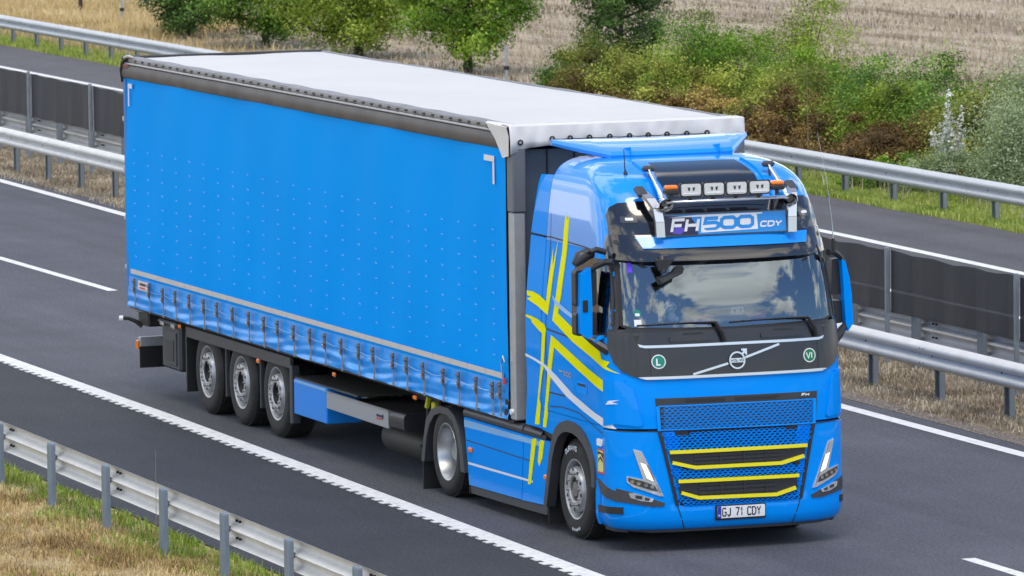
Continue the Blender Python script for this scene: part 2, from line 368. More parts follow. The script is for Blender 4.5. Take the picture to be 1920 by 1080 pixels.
def sheet(name, m, left, right, z, step=None):
    """a strip between two polylines [(x, y)] of equal length"""
    vs = [(x, y, z) for x, y in left]+[(x, y, z) for x, y in right]; n = len(left)
    o = MB().add(vs, [(i, i+1, n+i+1, n+i) for i in range(n-1)]).build(name, m, kind='structure'); return o
XS = [-400, -120, -90, -60, -40, -20, -5, 10, 40, 120]
def lin(pts):
    px = [p[0] for p in pts]; py = [p[1] for p in pts]
    return lambda x: float(np.interp(x, px, py))
g = MB(); g.add([(-900,-400,-.03),(300,-400,-.03),(300,900,-.03),(-900,900,-.03)], [(0,1,2,3)]).build('field', FIELD, kind='structure')
yA = lambda x: -4.72            # outer edge of the hard shoulder
yE = lin([(-400,-1.5),(-20,-1.66),(-12.6,-1.71),(-6.2,-1.82),(2.6,-2.0),(120,-2.2)])
yD = lin([(-400,3.2),(-33.4,2.18),(-27.6,2.21),(3.1,1.74),(4.4,1.73),(120,1.0)])
yF = lin([(-400,6.7),(-48,6.28),(-39.9,6.08),(-9.7,5.78),(-4.4,5.72),(120,5.2)])
yM = lin([(-400,6.9),(-49,6.62),(-42,6.62),(-10.5,6.15),(-5.2,6.09),(120,5.7)])
YK, YL = 9.3, 17.35
sheet('bank', DRY, [(x,-60) for x in XS], [(x,yA(x)) for x in XS], -.012)
sheet('hard_shoulder', ASPS, [(x,yA(x)) for x in XS], [(x,yE(x)-.12) for x in XS], 0)
sheet('carriageway', ASPH, [(x,yE(x)-.12) for x in XS], [(x,yM(x)) for x in XS], 0)
sheet('median_strip', MEDM, [(x,yM(x)) for x in XS], [(x,YK) for x in XS], -.01)
sheet('median_gravel', GRAV, [(x,yM(x)-.03) for x in XS], [(x,yM(x)+.26) for x in XS], .004)
sheet('far_carriageway', ASPF, [(x,YK) for x in XS], [(x,YL) for x in XS], 0)
sheet('verge', VERGE, [(x,YL) for x in XS], [(x,20.2) for x in XS], -.012)
sheet('thicket_floor', UNDER, [(x,20.2) for x in [-62,-50,-30,30]], [(x,22.5+(x>-55)*1.6) for x in [-62,-50,-30,30]], -.012)
sheet('dry_meadow', DRY, [(x,20.2) for x in [-400,-120,-90,-80]], [(x,24.0-(x>-85)*3) for x in [-400,-120,-90,-80]], -.02)
# markings
def marking(name, yf, x0, x1, w, n=40, ragged=0):
    xs = [x0+(x1-x0)*i/n for i in range(n+1)]
    return sheet(name, LINEM, [(x,yf(x)-w/2) for x in xs], [(x,yf(x)+w/2) for x in xs], .004)
marking('edge_line', yF, -200, 60, .19)
for i in range(-9, 4):
    x1 = -27.65+18.36*i; marking('lane_dash', yD, x1-6, x1, .15, 4)
marking('far_edge_line', lin([(-400,15.3),(-79,15.03),(-70,15.05),(-32,14.83),(-24,14.6),(60,14)]), -200, 60, .2)
for i in range(-9, 4):
    x1 = -18.1+17.2*i; marking('far_lane_dash', lambda x: 11.95, x1-6, x1, .15, 4)
m = MB()                                   # profiled edge line: a band with raised ribs along its outer side
xs = np.arange(-60, 20, .285)
for x in xs:
    y = yE(x); y2 = yE(x+.285)
    m.add([(x,y-.12,.004),(x+.285,y2-.12,.004),(x+.285,y2+.09,.004),(x,y+.09,.004)], [(0,1,2,3)])
    a = random.uniform(.06,.085); j = random.uniform(-.012,.012)
    m.box((x+.09+j, y-.12-a/2, .006), (random.uniform(.11,.15), a, .008))
m.build('profiled_edge_line', LINEM, kind='structure')

# ================================================================ GUARDRAILS
PROF = [(0,.155),(.012,.150),(.070,.112),(.081,.098),(.081,.062),(.070,.046),(.012,.012),(.0,0),(.012,-.012),(.070,-.046),(.081,-.062),(.081,-.098),(.070,-.112),(.012,-.150),(0,-.155)]
def beam(x0, x1, yf, zf, s, m, parent, thick=.004):
    """one W section of rail; s is the side the waves bulge to"""
    mb = MB(); n = len(PROF); vs = []
    st = [x0, x1+.12]
    for k, x in enumerate(st):
        off = .004 if k == 0 else 0
        for d, h in PROF: vs.append((x, yf(x)+s*(d+off), zf(x)-.155+h))
    k = 2*n
    for x_i, x in enumerate(st):
        off = .004 if x_i == 0 else 0
        for d, h in PROF: vs.append((x, yf(x)+s*(d+off-thick), zf(x)-.155+h+(.001 if h > 0 else -.001)))
    fs = [(i, i+1, n+i+1, n+i) for i in range(n-1)]+[(k+i, k+n+i, k+n+i+1, k+i+1) for i in range(n-1)]
    fs += [(0,n,k+n,k), (n-1,k+n-1,k+2*n-1,2*n-1)]
    fs += [(i, k+i, k+i+1, i+1) for i in range(n-1)]+[(n+i, n+i+1, k+n+i+1, k+n+i) for i in range(n-1)]
    o = mb.add(vs, fs).build('beam', m, parent, smooth=50)
    return o
def cpost(h, m, w=.13, d=.06, lip=.02, t=.006):
    """C section post with a rounded top, open towards +y, base at the origin"""
    out = [(-w/2+lip, d), (-w/2, d), (-w/2, .018), (-w/2+.018, 0), (w/2-.018, 0), (w/2, .018), (w/2, d), (w/2-lip, d)]
    mb = MB(); n = len(out)
    inn = [(x*(1-2*t/w), y+(t if y < d/2 else -0.0)) for x, y in out]
    zs = [-.3, h-.025, h-.008, h]; sc = [1, 1, .96, .86]
    vs = []
    for z, s in zip(zs, sc): vs += [(x*s, y*s+(1-s)*d/2, z) for x, y in out]
    fs = [(j*n+i, j*n+i+1, (j+1)*n+i+1, (j+1)*n+i) for j in range(3) for i in range(n-1)]
    mb.add(vs, fs)
    vs = [(x, y, z) for z in (-.3, h-.02) for x, y in inn]
    mb.add(vs, [(i, n+i, n+i+1, i+1) for i in range(n-1)])
    mb.add([(x*.86, y*.86+.14*d/2, h) for x, y in out], [tuple(range(n))])
    return mb
def guardrail(label, yf, zf, s, xa, xb, ph, m, pm, post_off, post_drop, joints, flip, drop_holes=True):
    t = thing('guardrail', label, 'guardrail', (0,0,0), 'steel guardrails along the motorway')
    x = joints
    while x > xa: x -= 4
    while x < xb:
        beam(x, x+4, yf, zf, s, m, t)
        b = MB()
        for dxx in (-.05, .05):
            for h in (.085, -.085):
                b.lathe([(0,0),(.009,0),(.007,s*.006),(0,s*.007)], (x+dxx+.06, yf(x)+s*.085, zf(x)-.155+h*1.0), 6)
            for h in (.1, -.1):
                b.lathe([(0,0),(.014,0),(.014,-s*.025),(0,-s*.026)], (x+dxx+.06, yf(x)+s*.06, zf(x)-.155+h*.85), 6)
        b.build('bolt', DARK, t, kind='stuff')
        x += 4
    proto = None; x = ph
    while x > xa: x -= 2
    while x < xb:
        h = zf(x)-post_drop
        if proto is None:
            proto = cpost(.62, pm, .13 if pm is POSTM else .155, .06 if pm is POSTM else .075).build('post', pm, t, smooth=30); po = proto
        else:
            po = proto.copy(); COL.objects.link(po); po.parent = t
        po.location = (x, yf(x)+post_off, 0); po.scale = (1, -1 if flip else 1, h/.62)
        sp = MB().box((x, yf(x)+post_off*.3, zf(x)-.155), (.05, .05, .07), .008)
        sp.box((x, yf(x)+s*.008, zf(x)-.155), (.022, .014, .040), .004, mi=1)
        sp.build('spacer', [pm, INK], t)
        x += 2
    return t
guardrail('bright guardrail with blue-grey posts beside the grassy bank at the lower left', lambda x: -5.265,
          lin([(-40,.78),(-5,.69),(5.5,.62),(30,.5)]), 1, -16, 14, -4.63, RAILW, POSTM, -.085, .0, -2.55, False)
guardrail('grey W-beam guardrail of the median, the one nearer to the blue truck', lambda x: 6.95, lin([(-60,.76),(-50,.75),(-10,.69),(10,.66)]), -1,
          -60, 4, -49.7, RAILW, POSTG, .13, .08, -9.9, True)
guardrail('median guardrail seen from behind under the dark glare screens', lambda x: 8.30, lin([(-60,.74),(-12,.64),(10,.62)]), 1,
          -64, 0, -13.2, RAILW, POSTG, -.085, -.02, -12.9, False)
guardrail('long guardrail on the far verge in front of trees and bushes', lambda x: 17.72, lin([(-120,.66),(-88,.63),(-37,.645),(10,.64)]), -1,
          -112, -14, -88.2, RAILM, POSTG, .16, .03, -42.9, True)

# ---- dark glare screens on the median
def f_mesh():
    m = bpy.data.materials.new('dark_screen_film'); m.use_nodes = True; n = m.node_tree; b = n.nodes['Principled BSDF']
    x = ramp(n, tex(n, 2.0, 5, .6, (.8,.8,.35)), [(.3, (.014,.015,.019)), (.7, (.032,.034,.042))]); n.links.new(x, b.inputs['Base Color'])
    b.inputs['Roughness'].default_value = .5; tr = n.nodes.new('ShaderNodeBsdfTransparent'); mx = n.nodes.new('ShaderNodeMixShader')
    tr.inputs[0].default_value = (.9,.9,.95,1)
    o = n.nodes['Material Output']; mx.inputs[0].default_value = .80
    n.links.new(tr.outputs[0], mx.inputs[1]); n.links.new(b.outputs[0], mx.inputs[2]); n.links.new(mx.outputs[0], o.inputs[0]); return m
SCRM = f_mesh()
scr = thing('glare_screen', 'row of dark see-through glare screen panels on posts along the median', 'screen', (0,0,0))
zb = lin([(-60,.77),(-50,.76),(-10,.66)]); zt = lin([(-60,1.57),(-50,1.555),(-10,1.45)])
for k in range(-4, 14):
    x = -52.4+3.88*k
    MB().box((x, 8.04, zt(x)/2+.01), (.055, .05, zt(x)+.02), .006).build('post', POSTG, scr)
    vs = []; n = 12; fs = []                   # film sags a little between its posts
    for i in range(n+1):
        xx = x+.03+(3.82)*i/n; w = .012*math.sin(i*2.1+k); e = .012*math.sin(i*1.7+2*k)+.03*abs(i/n-.5)
        vs += [(xx, 8.09+w, zb(xx)+random.uniform(-.006,.006)), (xx, 8.09+w*.5, zt(xx)-.02+e-.02)]
    fs = [(2*i, 2*i+2, 2*i+3, 2*i+1) for i in range(n)]
    p = MB().add(vs, fs).build('panel', SCRM, scr)
    so = p.modifiers.new('thickness', 'SOLIDIFY'); so.thickness = .004
# ================================================================ TRUCK TRACTOR (faces +x, front axle at x = 0)
T = thing('truck_tractor', 'blue truck tractor with yellow cross stripes and roof spot lamps pulling the long trailer', 'truck')
LZ = [.20,.35,.9,1.2,1.55,1.85,2.1,2.2,2.5,2.87,3.05,3.2,3.4,3.5,3.6,3.68,3.74,3.78,3.80]
LX = [1.40,1.44,1.43,1.42,1.40,1.37,1.33,1.312,1.245,1.13,1.058,1.01,.90,.82,.68,.50,.27,.0,-.3]
LW = [1.20,1.245,1.25,1.25,1.25,1.25,1.248,1.243,1.222,1.185,1.17,1.155,1.13,1.115,1.085,1.03,.94,.80,.55]
def pchip(X, Y):
    X = np.array(X); Y = np.array(Y); h = np.diff(X); d = np.diff(Y)/h; m = np.zeros(len(X)); m[0] = d[0]; m[-1] = d[-1]
    for i in range(1, len(X)-1):
        if d[i-1]*d[i] > 0: w1, w2 = 2*h[i]+h[i-1], h[i]+2*h[i-1]; m[i] = (w1+w2)/(w1/d[i-1]+w2/d[i])
    zt = np.linspace(X[0], X[-1], 1801); i = np.clip(np.searchsorted(X, zt, 'right')-1, 0, len(X)-2); t = (zt-X[i])/h[i]
    yt = (2*t**3-3*t**2+1)*Y[i]+(t**3-2*t**2+t)*h[i]*m[i]+(3*t**2-2*t**3)*Y[i+1]+(t**3-t**2)*h[i]*m[i+1]
    return lambda z: float(np.interp(z, zt, yt))
xf = pchip(LZ, LX); ww = pchip(LZ, LW); CD = .42
def Fx(y, z):
    t = min(abs(y)/ww(z), .9999); return xf(z)-CD+CD*math.sqrt(1-t**4)
def Wy(x, z):
    u = (x-(xf(z)-CD))/CD
    return ww(z) if u <= 0 else ww(z)*(max(0, 1-min(u, .999)**2))**.25
def mfront(y, z, off=0.0):
    e = .004; dy = (Fx(y+e, z)-Fx(y-e, z))/(2*e); dz = (Fx(y, z+e)-Fx(y, z-e))/(2*e)
    n = Vector((1, -dy, -dz)).normalized(); return Vector((Fx(y, z), y, z))+n*off
def mside(s):
    def f(x, z, off=0.0):
        e = .004; dx = (Wy(x+e, z)-Wy(x-e, z))/(2*e); dz = (Wy(x, z+e)-Wy(x, z-e))/(2*e)
        n = Vector((-dx, s, -s*0-dz)).normalized(); return Vector((x, s*Wy(x, z), z))+n*off
    return f
NEAR, FAR = mside(-1), mside(1)
def flat_side(yv):
    return lambda x, z, off=0.0: Vector((x, yv+(off if yv > 0 else -off), z))
def patch(polys, f, off, thick, m, name=None, parent=None, step=.09, smooth=40, label=None, obj=None, step2=None):
    """polygons drawn on a surface, cut finely so that they follow it, with walls going back by thick"""
    if polys and not isinstance(polys[0][0], (tuple, list)): polys = [polys]
    bm = bmesh.new()
    for poly in polys:
        vs = [bm.verts.new((u, v, 0)) for u, v in poly]; bm.faces.new(vs)
    us = [u for p in polys for u, v in p]; zs = [v for p in polys for u, v in p]
    for ax, vals, st in ((0, us, step), (1, zs, step2 or step)):
        lo, hi = min(vals), max(vals); k = math.ceil(lo/st)
        while k*st < hi:
            co = Vector((0,0,0)); co[ax] = k*st+.0003; no = Vector((0,0,0)); no[ax] = 1
            bmesh.ops.bisect_plane(bm, geom=bm.verts[:]+bm.edges[:]+bm.faces[:], plane_co=co, plane_no=no, dist=1e-5); k += 1
    bmesh.ops.triangulate(bm, faces=[fc for fc in bm.faces if len(fc.verts) > 4])
    uvs = {v: (v.co.x, v.co.y) for v in bm.verts}
    edges = [e for e in bm.edges if len(e.link_faces) == 1]
    for v, (a, b) in uvs.items(): v.co = f(a, b, off)
    if thick:
        low = {}
        for e in edges:
            for v in e.verts:
                if v not in low: low[v] = bm.verts.new(f(*uvs[v], off-thick))
        for e in edges:
            a, b = e.verts; bm.faces.new((a, b, low[b], low[a]))
    bmesh.ops.recalc_face_normals(bm, faces=bm.faces)
    me = bpy.data.meshes.new(name); bm.to_mesh(me); bm.free(); me.materials.append(m)
    if smooth:
        me.polygons.foreach_set('use_smooth', [True]*len(me.polygons)); me.set_sharp_from_angle(angle=math.radians(smooth))
    o = bpy.data.objects.new(name, me); COL.objects.link(o); o.parent = parent
    if label: o['label'] = label
    return o
def line_strip(pts, w, f, off, thick, m, name, parent, step=.09):
    Q = stroke_quads(pts, w); return patch([q[0] for q in Q]+[q[1] for q in Q][::-1], f, off, thick, m, name, parent, step)
def mirror(P): return [(-a, b) for a, b in P][::-1]
def rrect(u0, u1, v0, v1, r, n=4):
    P = []
    for cx, cy, a in ((u1-r,v1-r,0),(u0+r,v1-r,90),(u0+r,v0+r,180),(u1-r,v0+r,270)):
        P += [(cx+r*math.cos(math.radians(a+90*i/n)), cy+r*math.sin(math.radians(a+90*i/n))) for i in range(n+1)]
    return P
def disc(u, v, r, n=24): return [(u+r*math.cos(2*PI*i/n), v+r*math.sin(2*PI*i/n)) for i in range(n)]

# ---- cab shell: rows of the loft, with openings for windscreen and door windows
TT = [1.0,.997,.99,.975,.955,.93,.90,.86,.81,.75,.68,.6,.5,.4,.3,.2,.1,0]
XB = -.78
def ring(z, off=0.0):
    P = []; xc = xf(z)-CD; w = ww(z)+off
    ks = [0,.18,.36,.54,.70,.86]
    xb = XB
    for k in ks: P.append((xb+(xc-xb)*k, -w, z))
    for t in TT: P.append((xc+(CD+off)*math.sqrt(max(0, 1-t**4)), -w*t, z))
    return P+[(x, -y, zz) for x, y, zz in P[::-1][1:]]
def loft(zs, off, skip, name, m, parent, cap=False, smooth=38):
    R = [ring(z, off) for z in zs]; n = len(R[0]); vs = [p for r in R for p in r]; fs = []
    for i in range(len(R)-1):
        for j in range(n-1):
            c = [R[i][j], R[i][j+1], R[i+1][j], R[i+1][j+1]]
            cx = sum(p[0] for p in c)/4; cy = sum(p[1] for p in c)/4; cz = sum(p[2] for p in c)/4
            if skip(cx, cy, cz): continue
            fs.append((i*n+j, i*n+j+1, (i+1)*n+j+1, (i+1)*n+j))
    if cap: fs.append(tuple(range((len(R)-1)*n, len(R)*n)))
    # rear wall
    fs.append(tuple([i*n for i in range(len(R))]+[i*n+n-1 for i in range(len(R))][::-1]))
    return MB().add(vs, fs).build(name, m, parent, smooth=smooth)
def skip_cab(x, y, z):
    if 2.19 < z < 2.87 and abs(y)/ww(z) < .93 and x > .8: return True
    if 2.19 < z < 2.87 and abs(y)/ww(z) > .985 and .18 < x < 1.02-(z-2.2)*.2: return True
    return False
ZC = [1.23,1.3,1.4,1.55,1.7,1.85,2.0,2.1,2.2,2.3,2.4,2.5,2.6,2.7,2.8,2.87,2.95,3.05,3.12,3.2,3.28,3.34,3.4,3.45,3.5,3.55,3.6,3.64,3.68,3.71,3.74,3.76,3.78,3.79,3.80]
cab = loft([z for z in ZC if z < 3.0], 0, skip_cab, 'cab_shell', BLUE, T, cap=True)
loft([2.95]+[z for z in ZC if z > 3.0], .003, skip_cab, 'roof_shell', BLUEG, T, cap=True)
def skip_in(x, y, z): return skip_cab(x, y, z)
loft([1.3,1.7,2.2,2.3,2.4,2.5,2.6,2.7,2.8,2.87,3.0], -.035, skip_in, 'cab_lining', INTER, T, cap=True)
# lower side panels behind the front wheel arches
ARCH = [(.745,.60),(.745,.744),(.70,.88),(.60,1.0),(.48,1.09),(.33,1.15),(.16,1.18),(-.03,1.18),(-.19,1.14),(-.33,1.08),(-.43,.96),(-.50,.82),(-.56,.66)]
for s, f in ((-1, NEAR), (1, FAR)):
    patch([(.99,1.235)]+[(.99,.62)]+[(.745,.60)]+ARCH[1:10]+[(-.42,1.0),(-.78,1.02),(-.82,1.235)], f, 0, .05, BLUE, 'lower_side_panel', T)
    # arch trim: a band standing proud of the panel, turned inwards
    inner = [(.68,.60),(.672,.74),(.63,.84),(.55,.93),(.43,1.005),(.30,1.055),(.15,1.08),(-.03,1.08),(-.16,1.05),(-.27,.995),(-.36,.90),(-.44,.76),(-.62,.25)]
    outer = [(.757,.60),(.757,.744),(.712,.885),(.612,1.01),(.488,1.10),(.333,1.163),(.16,1.193),(-.035,1.193),(-.2,1.153),(-.34,1.09),(-.445,.97),(-.53,.80),(-.71,.25)]
    for k in range(len(inner)-1): pass
    ob = patch(outer+inner[::-1], flat_side(s*1.25), .028, .10, GREYP, 'wheel_arch_trim', T, step=.3)
    patch([(a, b) for a, b in inner[:-1]]+[(-.44,.76)], flat_side(s*.86), 0, .0, DARK, 'arch_liner', T, step=.5)
# seams, grooves with dark filling
for s, f in ((-1, NEAR), (1, FAR)):
    for P, w in (([(-.70,3.22),(-.66,2.98),(-.645,2.0),(-.645,1.42),(-.70,1.04)], .014), ([(-.78,2.978),(-.66,2.985),(.3,2.96),(.75,2.935),(1.0,2.89),(1.10,2.80)], .014),
                 ([(-.645,2.062),(.12,2.03)], .016), ([(-.645,1.42),(.12,1.435)], .014), ([(-.55,1.28),(-.2,1.31),(.3,1.30),(.99,1.15)], .010), ([(.985,1.22),(.985,.66)], .012)):
        line_strip(P, w, f, .0035, 0, INK, 'panel_seam', T, .12)
    dh = patch(rrect(.22,.53,1.50,1.62,.03), f, .004, .01, BLUEP, 'door_handle', T)
    patch(rrect(.26,.49,1.575,1.60,.01), f, .006, 0, INK, 'handle_recess', dh)
# door windows
for s, f in ((-1, NEAR), (1, FAR)):
    WIN = [(.10,2.16),(.05,2.55),(.10,2.885),(.86,2.875),(.98,2.80),(1.12,2.25),(1.10,2.12),(.6,2.13)]
    fr = patch(WIN, f, .004, .02, BLACKP, 'window_surround', T)
    wn_ = patch([(.15,2.20),(.12,2.55),(.15,2.85),(.84,2.84),(.93,2.78),(1.05,2.25),(1.03,2.165),(.6,2.17)], f, .008, 0, GLASSD, 'side_window', T)
    line_strip([(.92,2.80),(1.02,2.5),(1.07,2.24)], .02, f, .012, .01, BLACKP, 'window_bar', wn_)
# windscreen
WS = [(-1.135,2.25),(-1.05,2.195),(0,2.17),(1.05,2.195),(1.135,2.25),(1.10,2.86),(1.08,2.885),(-1.08,2.885),(-1.10,2.86)]
wsr = patch([WS[:5]+[(1.10,2.25),(1.02,2.225),(0,2.20),(-1.02,2.225),(-1.10,2.25)][::1]], mfront, .004, .02, BLACKR, 'windscreen_seal', T, .08)
for sg in (-1, 1):
    P = [(1.135,2.25),(1.10,2.87),(1.062,2.87),(1.097,2.25)]
    patch(P if sg > 0 else mirror(P), mfront, .004, .02, BLACKR, 'windscreen_seal', T, .08)
patch(WS, mfront, .002, 0, GLASS, 'windscreen', T, .035, smooth=60)
# black panel below the windscreen
BP = [(-1.21,2.20),(-1.05,2.205),(0,2.18),(1.05,2.205),(1.21,2.20),(1.225,2.02),(1.19,1.88),(1.13,1.79),(1.04,1.745),(.96,1.725),(0,1.715),(-.96,1.725),(-1.04,1.745),(-1.13,1.79),(-1.19,1.88),(-1.225,2.02)]
fp = patch(BP, mfront, .012, .03, PANEL, 'front_panel', T, .05)
for sg, f in ((-1, NEAR), (1, FAR)):      # its end wrapping round the corner pillar
    patch([(1.20,2.20),(1.06,2.18),(1.05,2.12),(1.10,2.0),(1.17,1.92),(1.22,1.88)], f, .010, .03, PANEL, 'pillar_cover', T, .04)
patch([(-.985,2.062),(-.93,2.048),(.93,2.048),(.985,2.062),(.97,2.034),(.92,2.022),(-.92,2.022),(-.97,2.034)], mfront, .018, .01, SATIN, 'chrome_strip', fp)
patch([(-1.0,1.738),(-.93,1.742),(.93,1.742),(1.0,1.738),(.93,1.715),(-.93,1.715)], mfront, .022, .012, SATIN, 'chrome_strip', fp)
for y in (-.88, .90): line_strip([(y,1.745),(y,2.02)], .008, mfront, .0135, 0, INK, 'panel_seam', fp)
for y0, y1 in ((-.68,-.23), (.28,.74)):
    patch(rrect(y0, y1, 2.075, 2.12, .01), mfront, .028, .02, PANEL, 'grab_step', fp)
    patch(rrect(y0+.14, y1-.10, 2.138, 2.160, .008), mfront, .014, 0, INK, 'vent_slot', fp)
line_strip([(-1.2,2.19),(-1.0,2.185),(1.0,2.185),(1.2,2.19)], .012, mfront, .0135, 0, INK, 'panel_seam', fp)
# emblem: ring with arrow and cross bar, diagonal bar
line_strip([(-.46,1.752),(-.085,1.842)], .022, mfront, .020, .008, SATIN, 'diagonal_bar', fp)
line_strip([(.10,1.892),(.47,2.005)], .022, mfront, .020, .008, SATIN, 'diagonal_bar', fp)
em = MB(); cz, cy = 1.868, .008
for i in range(32):
    a0, a1 = 2*PI*i/32, 2*PI*(i+1)/32
    q = []
    for a in (a0, a1):
        for r, o_ in ((.086,.02),(.086,.032),(.070,.032),(.070,.02)): q.append(mfront(cy+r*math.cos(a), cz+r*math.sin(a), o_))
    em.add(q, [(0,1,5,4),(1,2,6,5),(2,3,7,6)])
emb = em.build('emblem', SATIN, fp, smooth=40)
patch([(cy+.05,cz+.062),(cy+.062,cz+.05),(cy+.088,cz+.07),(cy+.088,cz+.05),(cy+.108,cz+.05),(cy+.108,cz+.11),(cy+.048,cz+.11),(cy+.048,cz+.09),(cy+.07,cz+.09)], mfront, .033, .012, SATIN, 'emblem_arrow', fp)
patch(rrect(cy-.075,cy+.075,cz-.021,cz+.021,.004), mfront, .036, .012, SATIN, 'emblem_bar', fp)
lettering('VOLVO', cy-.068, cz-.012, .024, .022, .0065, .0055, lambda u, v: mfront(u, v, .0375)).build('lettering', INK, fp)
for y, z, m, tx in ((-.80,1.888,GREEN1,'L'), (.80,1.878,GREEN2,'VI')):
    st = patch(disc(y,z,.070), mfront, .0145, .002, WHITEP, 'round_sticker', fp, smooth=0, label='round white sticker with green disc reading '+tx)
    patch(disc(y,z,.060), mfront, .0155, 0, m, 'sticker_disc', fp, smooth=0)
    if tx == 'L': lettering('L', y-.018, z-.038, .076, .038, .01, .015, lambda u, v: mfront(u, v, .0165)).build('lettering', WHITEP, fp)
    else: lettering('VI', y-.036, z-.033, .066, .044, .008, .011, lambda u, v: mfront(u, v, .0165)).build('lettering', WHITEP, fp)
# wipers
for yp, ye, nm in ((-.115,-.98,1), (.88,-.03,2)):
    w = MB(); a = [mfront(yp, 2.06, .035), mfront(yp-.03, 2.15, .055), mfront(yp-.085, 2.245, .05)]
    w.tube(a, [.026,.022,.018], 6)
    w.tube([mfront(yp-.085, 2.245, .05), mfront(yp-.3, 2.253, .035), mfront((yp+ye)/2, 2.255, .028)], [.013,.009,.007], 5)
    w.tube([mfront(yp-.06+(ye-yp+.06)*i/8, 2.243+.010*math.sin(i*.4), .012) for i in range(9)], .009, 5)
    w.build('wiper', BLACKR, T)
# stickers and small items on the glass
patch(rrect(-1.0,-.935,2.235,2.30,.004), mfront, .005, 0, WHITEP, 'window_sticker', T)
patch(rrect(-.985,-.945,2.335,2.362,.004), mfront, .005, 0, WHITEP, 'window_sticker', T)
patch(disc(-.965,2.362,.035,14), mfront, .0045, 0, GREEN1, 'window_sticker', T)
patch(rrect(-1.005,-.965,2.755,2.85,.004), mfront, .005, 0, PURP, 'toll_tag', T)
# hood band edges and grille surround
gs = patch([(-.85,1.530),(.87,1.522),(.845,1.212),(-.83,1.222)], mfront, .012, .04, PANEL, 'grille_surround', T, .06)
patch([(-.55,1.512),(-.13,1.508),(-.13,1.472),(-.55,1.476)], mfront, .0135, 0, INK, 'air_slot', gs)
patch([(-.03,1.508),(.45,1.505),(.40,1.47),(-.03,1.472)], mfront, .0135, 0, INK, 'air_slot', gs)
lettering('FH', .69, 1.478, .032, .034, .010, .009, lambda u, v: mfront(u, v, .014), slant=.25).build('lettering', WHITEP, gs)
def honeycomb(inside, y0, y1, z0, z1, name, parent, a=.0565, h=.0255, off=.022):
    """staggered long six-sided holes in a plate; every cell is a frame with walls going in"""
    mb = MB(); r = 0; z = z0+h/2
    while z < z1:
        y = y0+(a/2 if r % 2 else 0)
        while y < y1+a:
            if inside(y, z):
                O = [(-a/2,0),(-a*.30,h/2*1.0),(a*.30,h/2),(a/2,0),(a*.30,-h/2),(-a*.30,-h/2)]
                O = [(-a/2,h*.0),(-a/4,h/2),(a/4,h/2),(a/2,0),(a/4,-h/2),(-a/4,-h/2)]
                O = [(-a/2,-h/6*1.0),(-a/2,h/6),(0,h/2+h/6),(a/2,h/6),(a/2,-h/6),(0,-h/2-h/6)]
                I = [(-.36*a,0),(-.17*a,.30*h),(.17*a,.30*h),(.36*a,0),(.17*a,-.30*h),(-.17*a,-.30*h)]
                O2 = [(-a/2,h/6),(0,h*2/3),(a/2,h/6),(a/2,-h/6),(0,-h*2/3),(-a/2,-h/6)]
                I2 = [(-.37*a,.06*h),(0,.36*h),(.37*a,.06*h),(.37*a,-.06*h),(0,-.36*h),(-.37*a,-.06*h)]
                I2 = [(-.40*a,0.11*h),(0,.46*h),(.40*a,.11*h),(.40*a,-.11*h),(0,-.46*h),(-.40*a,-.11*h)]
                vs = [mfront(y+p[0], z+p[1], off) for p in O2]+[mfront(y+p[0], z+p[1], off) for p in I2]+[mfront(y+p[0]*.95, z+p[1]*.9, off-.03) for p in I2]
                k = 6
                mb.add(vs, [(i, (i+1)%6, 6+(i+1)%6, 6+i) for i in range(6)]+[(6+i, 6+(i+1)%6, 12+(i+1)%6, 12+i) for i in range(6)])
            y += a
        z += h*.999; r += 1
    return mb.build(name, BLUEP, parent, kind='stuff')
patch([(-.81,1.452),(.835,1.445),(.825,1.205),(-.80,1.215)], mfront, -.012, 0, INK, 'grille_backing', T)
honeycomb(lambda y, z: abs(y-.012) < .80 and z < 1.452-.003*y, -.80, .80, 1.212, 1.45, 'upper_grille_mesh', T)
for P in ([(-.825,1.458),(.845,1.45),(.845,1.440),(-.825,1.447)], [(-.825,1.224),(.835,1.214),(.835,1.203),(-.825,1.213)]):
    patch(P, mfront, .024, .03, BLUEP, 'grille_rim', T)
for sg in (-1, 1):
    P = [(.815,1.45),(.845,1.45),(.835,1.21),(.805,1.21)]
    patch(P if sg > 0 else mirror(P), mfront, .023, .03, BLUEP, 'grille_rim', T)
# lower body: bumper round the corners
def ring_b(z, off=0.0, xr=.80):
    P = [(xr, -ww(z)-off, z), (.95, -ww(z)-off, z)]; xc = xf(z)-CD
    for t in TT: P.append((xc+(CD+off)*math.sqrt(max(0, 1-t**4)), -(ww(z)+off)*t, z))
    return P+[(x, -y, zz) for x, y, zz in P[::-1][1:]]
halfw = lambda z: float(np.interp(z, [.47,1.21], [.655,.82]))
ZB = [.215,.235,.27,.33,.40,.465,.55,.65,.75,.85,.95,1.05,1.15,1.195,1.212]
R = []
for i, z in enumerate(ZB):
    o_ = -.03 if i == 0 else -.008 if i == 1 else -.012 if i == len(ZB)-1 else .004
    R.append(ring_b(z, o_))
n = len(R[0]); fs = []
for i in range(len(R)-1):
    for j in range(n-1):
        cy_ = (R[i][j][1]+R[i][j+1][1])/2; cz_ = (ZB[i]+ZB[i+1])/2; cx_ = R[i][j][0]
        if cz_ > .466 and abs(cy_) < .62 and cx_ > 1.2: continue
        if cx_ < .9 and cz_ > .62: continue
        fs.append((i*n+j, i*n+j+1, (i+1)*n+j+1, (i+1)*n+j))
bum = MB().add([p for r in R for p in r], fs).build('bumper', BLUEF, T, smooth=35)
so = bum.modifiers.new('thickness', 'SOLIDIFY'); so.thickness = .02; so.offset = -1
